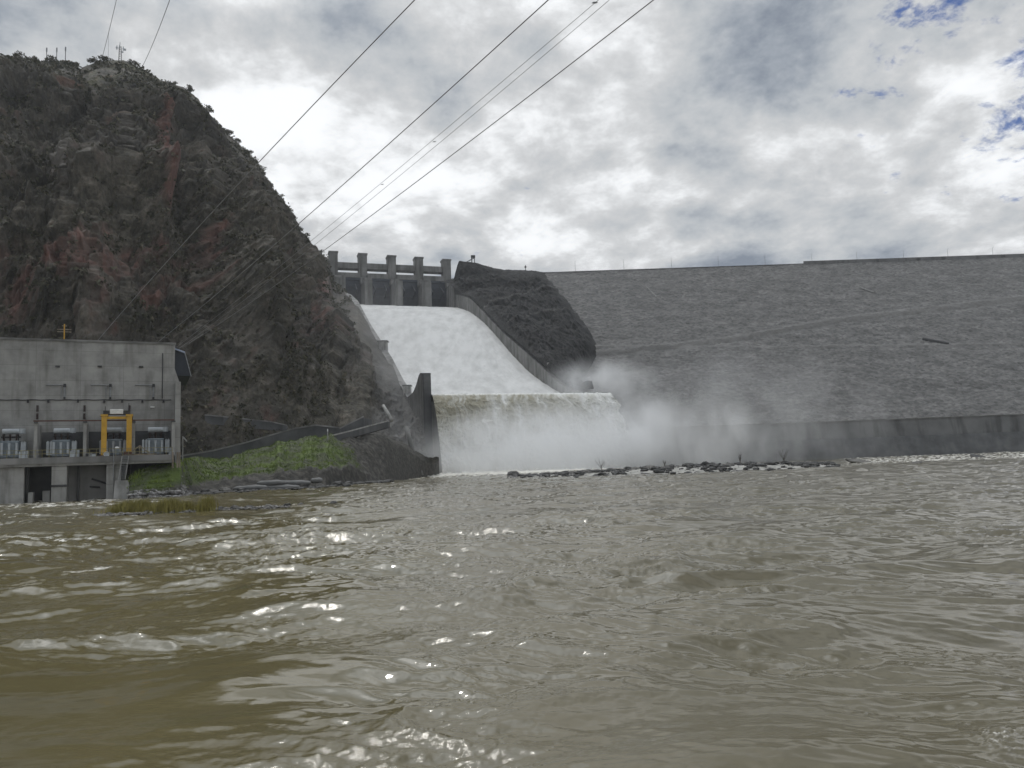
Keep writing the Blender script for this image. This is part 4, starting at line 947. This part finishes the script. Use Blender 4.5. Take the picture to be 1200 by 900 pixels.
    for x0, x1 in ((52,76),(105,130),(157,181)):
        mb = MB(); z = Zp((x0+x1)/2, 451.3, 7.9); mb.tube([(U(x0,7.9),7.85,z),(U(x1,7.9),7.85,z)], .09, 6)
        mb.tube([(U(x1-2,7.9),7.8,z),(U(x1-2,7.9),7.8,Zp(x1,466.5,7.9))], .13, 6); mb.build('vent_pipe', M['steel'], e)
        mb = MB(); xx = x1-2; mb.box(U(xx-1.5,7.7),U(xx+1.5,7.7),7.6,7.99,z-.3,z+.2); mb.box(U(xx-1.2,7.7),U(xx+1.2,7.7),7.6,7.99,Zp(xx,467.5,7.9),Zp(xx,465.5,7.9)); mb.build('junction_box', M['dsteel'], e)
        mb = MB(); mb.tube([(U(x0+18,7.9),7.85,z),(U(x0+18,7.9),7.85,Zp(x0,466,7.9))], .05, 6); mb.build('vent_pipe', M['steel'], e)
    mb = MB(); mb.tube([(U(x,7.9), 7.88, Zp(x, 468.6+.25*sin(x*.3), 7.9)) for x in range(-80, 204, 4)], .07, 5)
    mb.build('cable_conduit', M['dsteel'], e)
    for x in (31, 55, 90, 121, 142, 166, 191):
        mb = MB(); z = Zp(x, 470, 7.9); mb.box(U(x-1.1,7.8),U(x+1.1,7.8),7.65,7.98,z-.25,z+.25); mb.build('junction_box', M['dsteel'], e)
    mb = MB(); mb.tube([(U(189.5,7.9), 7.86, Zp(189, 414, 7.9)), (U(189.5,7.9), 7.86, Zp(189, 467, 7.9))], .08, 5); mb.build('downpipe', M['dsteel'], e)
    for x in (42.5, 98, 151):
        for (y0, y1) in ((475, 482.5), (484.5, 491.5)):
            mb = MB(); za, zb_ = Zp(x, y1, 7.5), Zp(x, y0, 7.5); u = U(x, 7.5); mb.tube([(u, 7.5, za), (u, 7.5, zb_)], .12, 8)
            for k in range(6): z = za+(zb_-za)*(k+.5)/6; mb.tube([(u, 7.5, z-.04), (u, 7.5, z+.04)], .2, 10)
            mb.build('wall_insulator', M['porc'], e)
    for (x, y) in ((178, 477),):
        mb = MB(); mb.box(U(x-2.5,7.8),U(x+2.5,7.8),7.7,7.98,Zp(x,y+.7,8),Zp(x,y-.5,8)); mb.build('wall_lamp', M['white'], e)
    # pipes at the right end going down to the grass
    for x in (202.5, 208, 210.5):
        mb = MB(); mb.tube([(U(x, -.4), -.5, 4.6), (U(x, -.4), -.5, Zp(x, 530, 0))], .13, 6); mb.build('stand_pipe', M['pole'], e)
    return e, dk, top
PH, DK, PTOP = powerhouse()
def W3(u, v, z): q = PHO+PHD*u+PHN*v; return (q[0], q[1], z)

def transformer():
    e = empty('power_transformer', (0, 0, 0), PHA)
    mb = MB(); mb.box(-1.25,1.25,-.9,.9,.35,2.9,.08)
    for k in range(5): x = -1.1+k*.55; mb.box(x-.05,x+.05,-1.02,-.903,.5,2.8)
    mb.build('tank', M['tank'], e)
    mb = MB(); mb.box(-1.5,1.5,-.8,.8,.0,.345); mb.build('skid', M['dsteel'], e)
    for sx in (-1.95, -1.5, 1.42, 1.75):
        mb = MB()
        for k in range(9): y = -.9+k*.21; mb.box(sx, sx+.32, y, y+.09, .6, 2.65)
        mb.tube([(sx+.16,-.95,2.72),(sx+.16,.95,2.72)], .07, 6); mb.build('radiator', M['ptank'], e)
    for sx in (-.95, 0, .95):
        mb = MB(); mb.tube([(sx,-1.25,.7),(sx,-1.25,2.55)], .17, 8); mb.build('cooling_pipe', M['ptank'], e)
    mb = MB(); mb.tube([(-1.1,.2,4.35),(1.5,.2,4.35)], .42, 14); mb.build('conservator', M['ptank'], e, smooth=False)
    mb = MB(); mb.tube([(1.5,-.15,4.0),(1.5,-.15,4.75)], .42, 12); mb.build('expansion_tank', M['ptank'], e)
    mb = MB(); mb.box(-.9,-.75,.1,.3,2.9,4.0); mb.box(.9,1.05,.1,.3,2.9,4.0); mb.box(-1.2,1.3,-.2,.5,3.35,3.6); mb.build('support_frame', M['dsteel'], e)
    for sx in (-.8, 0, .8):
        mb = MB(); mb.tube([(sx,-.4,2.9),(sx*1.1,-.55,3.9)], .1, 8)
        for k in range(6): t = (k+.5)/6; mb.tube([(sx*(1+.1*t),-.4-.15*t,2.9+t),(sx*(1+.1*t),-.4-.15*t,2.95+t)], .19, 8)
        mb.build('bushing', M['porc'], e)
    mb = MB(); mb.box(1.95,2.5,-.9,-.3,.1,1.3,.03); mb.build('control_cabinet', M['ptank'], e)
    return e
t0 = transformer()
for i, (x, lb) in enumerate(((72,'grey power transformer between the two left firewalls, second from the left'),(12,'grey power transformer at the left edge of the deck'),(133,'grey power transformer standing behind the yellow gantry'),(182,'grey power transformer at the right end of the deck, nearest the grassy bank'))):
    o = t0 if i == 0 else copy_tree(t0); o.location = W3(U(x, 5), 5, DK+.004); tag(o, lb, 'transformer', 'transformers on the powerhouse deck')
# gantry
def gantry():
    u0, u1 = U(121.5, 1.2), U(151, 1.2); c = (u0+u1)/2; w = (u1-u0)/2
    e = empty('gantry_crane', W3(c, 1.2, DK+.004), PHA, 'yellow two legged gantry crane straddling the edge of the transformer deck', 'gantry crane')
    h = Zp(136, 488, 1.2)-DK
    for s in (-1, 1):
        mb = MB(); mb.box(s*w-.38, s*w+.38, -.3, .3, .3, h, .03); mb.build('leg', M['yellow'], e)
        mb = MB(); mb.box(s*w-.45, s*w-.1 if s < 0 else s*w+.45, 2.2, 2.5, .3, h, .02) if s < 0 else mb.box(s*w+.1, s*w+.45, 2.2, 2.5, .3, h, .02); mb.build('rear_leg', M['rust'], e)
        mb = MB(); mb.box(s*w-.6, s*w+.6, -.5, 2.7, 0, .297); mb.build('bogie', M['rust'], e)
        mb = MB(); mb.box(s*w-.5, s*w+.5, -.35, 2.6, h+.003, h+.32); mb.build('end_beam', M['yellow'], e)
    mb = MB(); mb.box(-w+.38, w-.38, -.18, .18, h-.42, h-.03); mb.build('tie_beam', M['yellow'], e)
    mb = MB(); mb.box(-w-.2, w+.1, .5, 1.6, h+.323, h+.95); mb.build('trolley_frame', M['dsteel'], e)
    mb = MB(); mb.box(-1.0, .85, .3, 1.8, h+.4, h+1.15, .05); mb.build('hoist_housing', M['white'], e)
    mb = MB(); mb.tube([(w-.1,.5,h+.9),(w-.1,.5,h+2.1)], .05, 5); mb.tube([(-w+.1,.5,h+.9),(-w+.1,.5,h+1.6)], .05, 5); mb.build('post', M['dsteel'], e)
gantry()
# railing along the deck
def railing():
    u0, u1 = U(-70, -.3), U(202, -.3); e = empty('deck_railing', W3(u0, -.3, DK+.13), PHA, 'long thin pipe railing along the edge of the transformer deck', 'railing'); L_ = u1-u0
    for z in (.55, 1.1):
        mb = MB(); mb.tube([(0,0,z),(L_,0,z)], .035, 6); mb.build('rail', M['leafdry'] if False else M['railp'], e)
    n = 34
    for k in range(n+1):
        mb = MB(); mb.tube([(L_*k/n,0,0),(L_*k/n,0,1.1)], .035, 6); mb.build('post', M['railp'], e)
M['railp'] = mat('faded_yellow_rail_paint', [(.2,.18,.09), (.32,.29,.16)], 2, bump=0)
railing()
def small_gear():
    q = W3(U(125, .8), .8, DK); e = empty('drum', q, PHA, 'white round drum lying at the foot of the left gantry leg', 'drum')
    mb = MB(); mb.tube([(-.0,-.35,.42),(0,.35,.42)], .42, 16); mb.build('shell', M['white'], e); mb = MB(); mb.tube([(0,-.4,.42),(0,.4,.42)], .36, 16); mb.build('rim', M['ptank'], e)
    e = empty('pump_unit', W3(U(137,.5), .5, DK+.004), PHA, 'small pump with white cap between the gantry legs', 'pump')
    mb = MB(); mb.box(-.55,.55,-.3,.4,0,.3); mb.build('base', M['dsteel'], e)
    mb = MB(); mb.tube([(0,0,.3),(0,0,1.3)], .32, 12); mb.build('motor', M['tank'], e); mb = MB(); mb.tube([(0,0,1.303),(0,0,1.55)], .36, 12, .2); mb.build('cap', M['white'], e)
    mb = MB(); mb.tube([(.5,0,.3),(.9,0,.9),(.9,0,1.9)], .08, 6); mb.build('pipe', M['steel'], e)
    e = empty('boat_hoist', W3(U(162,.3), .2, DK+.004), PHA, 'low brown frame with raking struts in front of the right transformer', 'hoist frame')
    mb = MB(); mb.box(-2.2,2.6,-.2,.3,0,.35); mb.build('beam', M['pole'], e)
    for a, b in (((-1.3,0,.35),(.2,0,1.6)),((.2,0,1.6),(1.6,0,.4)),((.2,0,1.6),(.2,0,.36))):
        mb = MB(); mb.tube([a, b], .08, 6); mb.build('strut', M['pole'], e)
    mb = MB(); mb.box(-2.0,-.9,-.4,.5,.353,.75); mb.build('winch', M['rust'], e)
    for k, (x, w_, h_, mm, lb, nm, ct) in enumerate(((108,.5,.5,'ptank','low pale crate beside the left gantry leg','crate','crate'),(104,.4,.6,'dsteel','dark crate left of the pale crate on the deck','crate','crate'),(84.5,.35,1.0,'ptank','narrow pale cabinet right of the second transformer','equipment_cabinet','cabinet'),(26,.4,1.1,'ptank','pale cabinet right of the leftmost transformer','equipment_cabinet','cabinet'))):
        e = empty(nm, W3(U(x, 1), 1.2, DK+.004), PHA, lb, ct); mb = MB(); mb.box(-w_,w_,-.3,.3,0,h_,.03); mb.build('body', M[mm], e); mb = MB(); mb.box(-w_-.03,w_+.03,-.33,.33,h_+.002,h_+.07); mb.build('lid', M['steel'], e)
small_gear()
def stair():
    e = empty('metal_stair', W3(U(147,-.9), -.9, 0), PHA, 'steep metal stair ladder from the deck down to the landing block', 'stair ladder')
    zt = DK; zb = Zp(145, 562, -1)
    for du in (-.55, .35):
        mb = MB(); mb.tube([(du-.35,-.1,zb),(du+.1,0.2,zt)], .07, 6); mb.build('stringer', M['conc_pale'], e)
    mb = MB(); mb.tube([(-1.6,.1,zb),(-1.6,.1,zt+.8)], .05, 6); mb.build('guide_rail', M['steel'], e)
    for k in range(14):
        t = (k+.5)/14; mb = MB(); z = zb+(zt-zb)*t; mb.box(-.9+.45*t,.0+.45*t,-.2+.3*t,.05+.3*t,z-.03,z+.03); mb.build('step', M['steel'], e)
stair()
# sign board post on the grass next to the powerhouse
q = P(214, 549, 132.); e = empty('sign_post', (q[0], q[1], bank_z(q[0], q[1])-.3), PHA, 'tall pale post with a tilted plate on the grass beside the powerhouse', 'post')
mb = MB(); mb.tube([(0,0,0),(0,0,4.6)], .09, 6); mb.build('post', M['conc_pale'], e)
mb = MB(); mb.hexa([(.05,.1,4.3),(.6,.1,3.6),(.75,.14,3.75),(.2,.14,4.45),(.05,.0,4.3),(.6,.0,3.6),(.75,.04,3.75),(.2,.04,4.45)]); mb.build('plate', M['conc_pale'], e)
q = P(384, 511, 183); e = empty('marker_post', tuple(q-np.array([0,0,1.5])), 0, 'slim pale marker post at the bend of the track above the grass', 'post'); mb = MB(); mb.tube([(0,0,-1),(0,0,2.6)], .12, 6); mb.build('shaft', M['conc_pale'], e); mb = MB(); mb.tube([(0,0,2.6),(0,0,3.2)], .16, 6, .12); mb.build('cap', M['white'], e)
# antenna fixture on the powerhouse roof
q = W3(U(72, 12), 12, PTOP+.35); e = empty('roof_dead_end_frame', q, PHA, 'small orange lattice cross frame standing on the powerhouse roof', 'line frame')
mb = MB(); mb.tube([(0,0,0),(0,0,3.2)], .1, 6); mb.build('mast', M['yellow'], e)
for z, w_ in ((2.3, 1.0), (1.9, 1.0), (2.9, .35)):
    mb = MB(); mb.tube([(-w_,0,z),(w_,0,z)], .07, 6); mb.build('crossarm', M['pole'], e)
for sx in (-.8,.8):
    mb = MB(); mb.tube([(sx,0,2.3),(sx,0,2.8)], .09, 8); mb.build('insulator', M['porc'], e)

# ------------------------------------------------------------------ masts on the hilltop
def mast(px_, y_top, lb, w=.16):
    q = ridge_point(px_); zt = P(px_, y_top, q[1])[2]; h = zt-q[2]
    e = empty('thin_mast', q, 0, lb, 'mast', 'thin masts on the ridge')
    mb = MB(); mb.tube([(0,0,-2),(0,0,h*.9)], w, 5, w*.8); mb.build('pole', M['dsteel'], e)
    mb = MB(); mb.box(-.3,.3,-.2,.2,h*.7,h); mb.build('antenna', M['steel'], e)
for k, (x, y, lb) in enumerate(((54,56,'left one of three thin masts on the ridge'),(66,56,'middle one of three thin masts on the ridge'),(76,55,'right one of three thin masts on the ridge'))): mast(x, y, lb, .2)
q = ridge_point(141); zt = P(141, 49.5, q[1])[2]; h = zt-q[2]+1
e = empty('radio_tower', q-np.array([0,0,1]), .4, 'lattice radio tower with dishes and panel antennas on the hilltop', 'radio tower')
for a in range(3):
    c_, s_ = cos(a*2.094), sin(a*2.094); mb = MB(); mb.tube([(c_*1.1,s_*1.1,-2),(c_*.6,s_*.6,h*.8)], .16, 5); mb.build('leg', M['dsteel'], e)
mb = MB()
for k in range(7):
    z0, z1 = h*.8*k/7, h*.8*(k+1)/7; r0, r1 = 1.1-.5*k/7, 1.1-.5*(k+1)/7
    for a in range(3): mb.tube([(cos(a*2.094)*r0, sin(a*2.094)*r0, z0), (cos((a+1)*2.094)*r1, sin((a+1)*2.094)*r1, z1)], .08, 4)
mb.build('bracing', M['dsteel'], e)
for (x, z, r_) in ((2.6,h*.62,.75),(-1.6,h*.66,.6),(1.4,h*.48,.6)):
    mb = MB(); mb.tube([(x,-1.0,z),(x,-.6,z)], r_, 12, r_*.5); mb.tube([(x,-.6,z),(x*.4,0,z)], .1, 4); mb.build('dish', M['ptank'], e)
for (x, y) in ((-1.6,.3),(0,-1.4),(1.7,.3)):
    mb = MB(); mb.box(x-.25,x+.25,y-.15,y+.15,h*.62,h*.82); mb.tube([(x,y,h*.72),(x*.3,y*.3,h*.72)], .08, 4); mb.build('panel_antenna', M['ptank'], e)
mb = MB(); mb.tube([(0,0,h*.75),(0,0,h)], .12, 5); mb.build('spire', M['dsteel'], e)
q = ridge_point(127.5); zt = P(127.5, 38, q[1])[2]; mb = MB(); mb.tube([q-np.array([0,0,2]), (q[0], q[1], zt)], .10, 5, .06); tag(mb.build('whip_mast', M['steel']), 'very thin pale whip mast left of the radio tower', 'mast')
q = P(377, 299, 522); e = empty('yard_mast', (q[0], q[1], q[2]-5), 0, 'small lattice post on the shoulder left of the first gate tower', 'post')
mb = MB(); mb.tube([(0,0,-4),(0,0,9)], .35, 5); mb.build('shaft', M['dsteel'], e); mb = MB(); mb.tube([(-2.2,0,7.2),(2.2,0,7.2)], .25, 4); mb.tube([(-1.5,0,8.6),(1.5,0,8.6)], .2, 4); mb.build('crossarm', M['dsteel'], e)

# ------------------------------------------------------------------ lamp posts on the dam crest
def lamp(px_, lb, proto=None):
    t_, z_, Y_ = PL(px_, 312, np.array([-20., 565]), np.array([620., 575]))
    loc = (-20+t_*640, 565+t_*10, DZ+.5)
    if proto: o = copy_tree(proto); o.location = loc
    else:
        o = empty('lamp_post', loc, 0)
        mb = MB(); mb.tube([(0,0,0),(0,0,8.4)], .13, 6, .09); mb.build('pole', M['steel'], o)
        mb = MB(); mb.tube([(0,0,8.4),(0,-.9,8.9)], .07, 5); mb.build('arm', M['steel'], o)
        mb = MB(); mb.box(-.2,.2,-1.6,-.8,8.82,9.0,.03); mb.build('lantern', M['ptank'], o)
    tag(o, lb, 'lamp post', 'lamp posts along the dam crest'); return o
ords = ['first','second','third','fourth','fifth','sixth','seventh','eighth','ninth','tenth']
pr = None
for k, x in enumerate((674,731,787,842,897,952,1005,1060,1112,1165)):
    o = lamp(x, f'{ords[k]} lamp post from the dark rock spur along the dam crest', pr); pr = pr or o
# crane-like derrick on the spur
q = P(553, 308, 565); e = empty('derrick', (q[0], q[1], q[2]-2), 0, 'small dark derrick with raking jib on the spur right of the last gate tower', 'derrick')
mb = MB(); mb.tube([(0,0,-3),(0,0,6)], .5, 4); mb.tube([(2,0,-3),(2,0,6)], .4, 4); mb.build('tower', M['dsteel'], e)
mb = MB(); mb.tube([(2.5,0,6),(-7,0,1.2)], .4, 4); mb.build('jib', M['dsteel'], e); mb = MB(); mb.box(-.6,2.6,-1,1,6.01,7.6); mb.build('cab', M['dsteel'], e)
for x, hh, lb in ((573,4,'short dark post on the spur right of the derrick'),(616,4.5,'post with a small box where the spur meets the dam crest')):
    q = P(x, 316, 566); e = empty('spur_post', (q[0], q[1], q[2]-1), 0, lb, 'post'); mb = MB(); mb.tube([(0,0,-3),(0,0,hh)], .25, 5); mb.build('shaft', M['dsteel'], e); mb = MB(); mb.box(-.8,.6,-.4,.4,hh*.55,hh*.8); mb.build('box', M['dsteel'], e)

# ------------------------------------------------------------------ power lines
def line(name, a, b, sag, r, lb, grp=None, n=40, extra=None):
    a, b = np.array(a), np.array(b); pts = [a+(b-a)*t-np.array([0,0,sag*4*t*(1-t)]) for t in np.linspace(0, 1, n)]
    mb = MB(); mb.tube(pts, r, 6); o = mb.build(name, M['wire'], None, True); tag(o, lb, 'power line', grp)
    return pts
G = 'power line conductors crossing from the powerhouse overhead'
def ext(p, q, k): p, q = np.array(p), np.array(q); return p+(q-p)*k
line('power_line', P(112,402,138), ext(P(310,205,98), P(498,0,62), 1.45), -1.0, .046, 'highest thick conductor, left of all the crossing power lines', G)
line('power_line', P(186,400,140), ext(P(352,254,98), P(637,0,52), 1.3), .8, .042, 'second thick conductor from the left, crossing the mid sky', G)
line('power_line', P(222,402,142), ext(P(395,290,98), P(766,0,46), 1.2), 1.0, .038, 'rightmost thick conductor crossing below the paired wires', G)
pa = ext(P(365,288,112), P(692,8,60), 1.25)
line('power_line', P(205,408,150), pa, .8, .022, 'upper thin wire of the pair between the two right conductors', G)
line('power_line', P(206,411,150), pa+np.array([.35,0,-.35]), 1.1, .022, 'lower thin wire of the pair between the two right conductors', G)
for px_, y_, Yq, lb in ((509,166,88,'small spacer clamp low on the paired thin wires'),(448,216,98,'tiny spacer clamp lowest on the paired thin wires'),(697,3,59.5,'grey spacer clamp on the paired wires at the top of the picture')):
    mb = MB(); q = P(px_, y_, Yq); s_ = .09 if y_ > 10 else .11
    mb.box(q[0]-s_*1.6,q[0]+s_*1.6,q[1]-s_*.6,q[1]+s_*.6,q[2]-s_*.6,q[2]+s_*.6,.04); mb.tube([q+np.array([-s_*2.2,0,-.03]), q+np.array([s_*2.2,0,.03])], s_*.35, 6)
    tag(mb.build('spacer_clamp', M['steel']), lb, 'clamp')
line('power_line', ridge_point(120)+np.array([0,0,.5]), P(141,-20,300), 1, .11, 'thin wire rising steeply from the left of the radio tower', 'wires rising from the hilltop')
line('power_line', ridge_point(165)+np.array([0,0,.5]), P(206,-20,260), 2, .12, 'thin wire rising from the ridge right of the radio tower', 'wires rising from the hilltop')

# ------------------------------------------------------------------ air
bm = bmesh.new(); bmesh.ops.create_cube(bm, size=2); me = bpy.data.meshes.new('haze'); bm.to_mesh(me); bm.free()
hz = bpy.data.objects.new('haze', me); COL.objects.link(hz); hz.location = (0, 600, 148); hz.scale = (1510, 1010, 152.5)
hm = bpy.data.materials.new('thin_haze'); hm.use_nodes = True; nt = hm.node_tree; nt.nodes.clear()
o_ = nt.nodes.new('ShaderNodeOutputMaterial'); pv = nt.nodes.new('ShaderNodeVolumePrincipled'); nt.links.new(pv.outputs[0], o_.inputs['Volume'])
pv.inputs['Color'].default_value = (.93,.96,1,1); pv.inputs['Density'].default_value = .00012
me.materials.append(hm); tag(hz, kind='stuff')
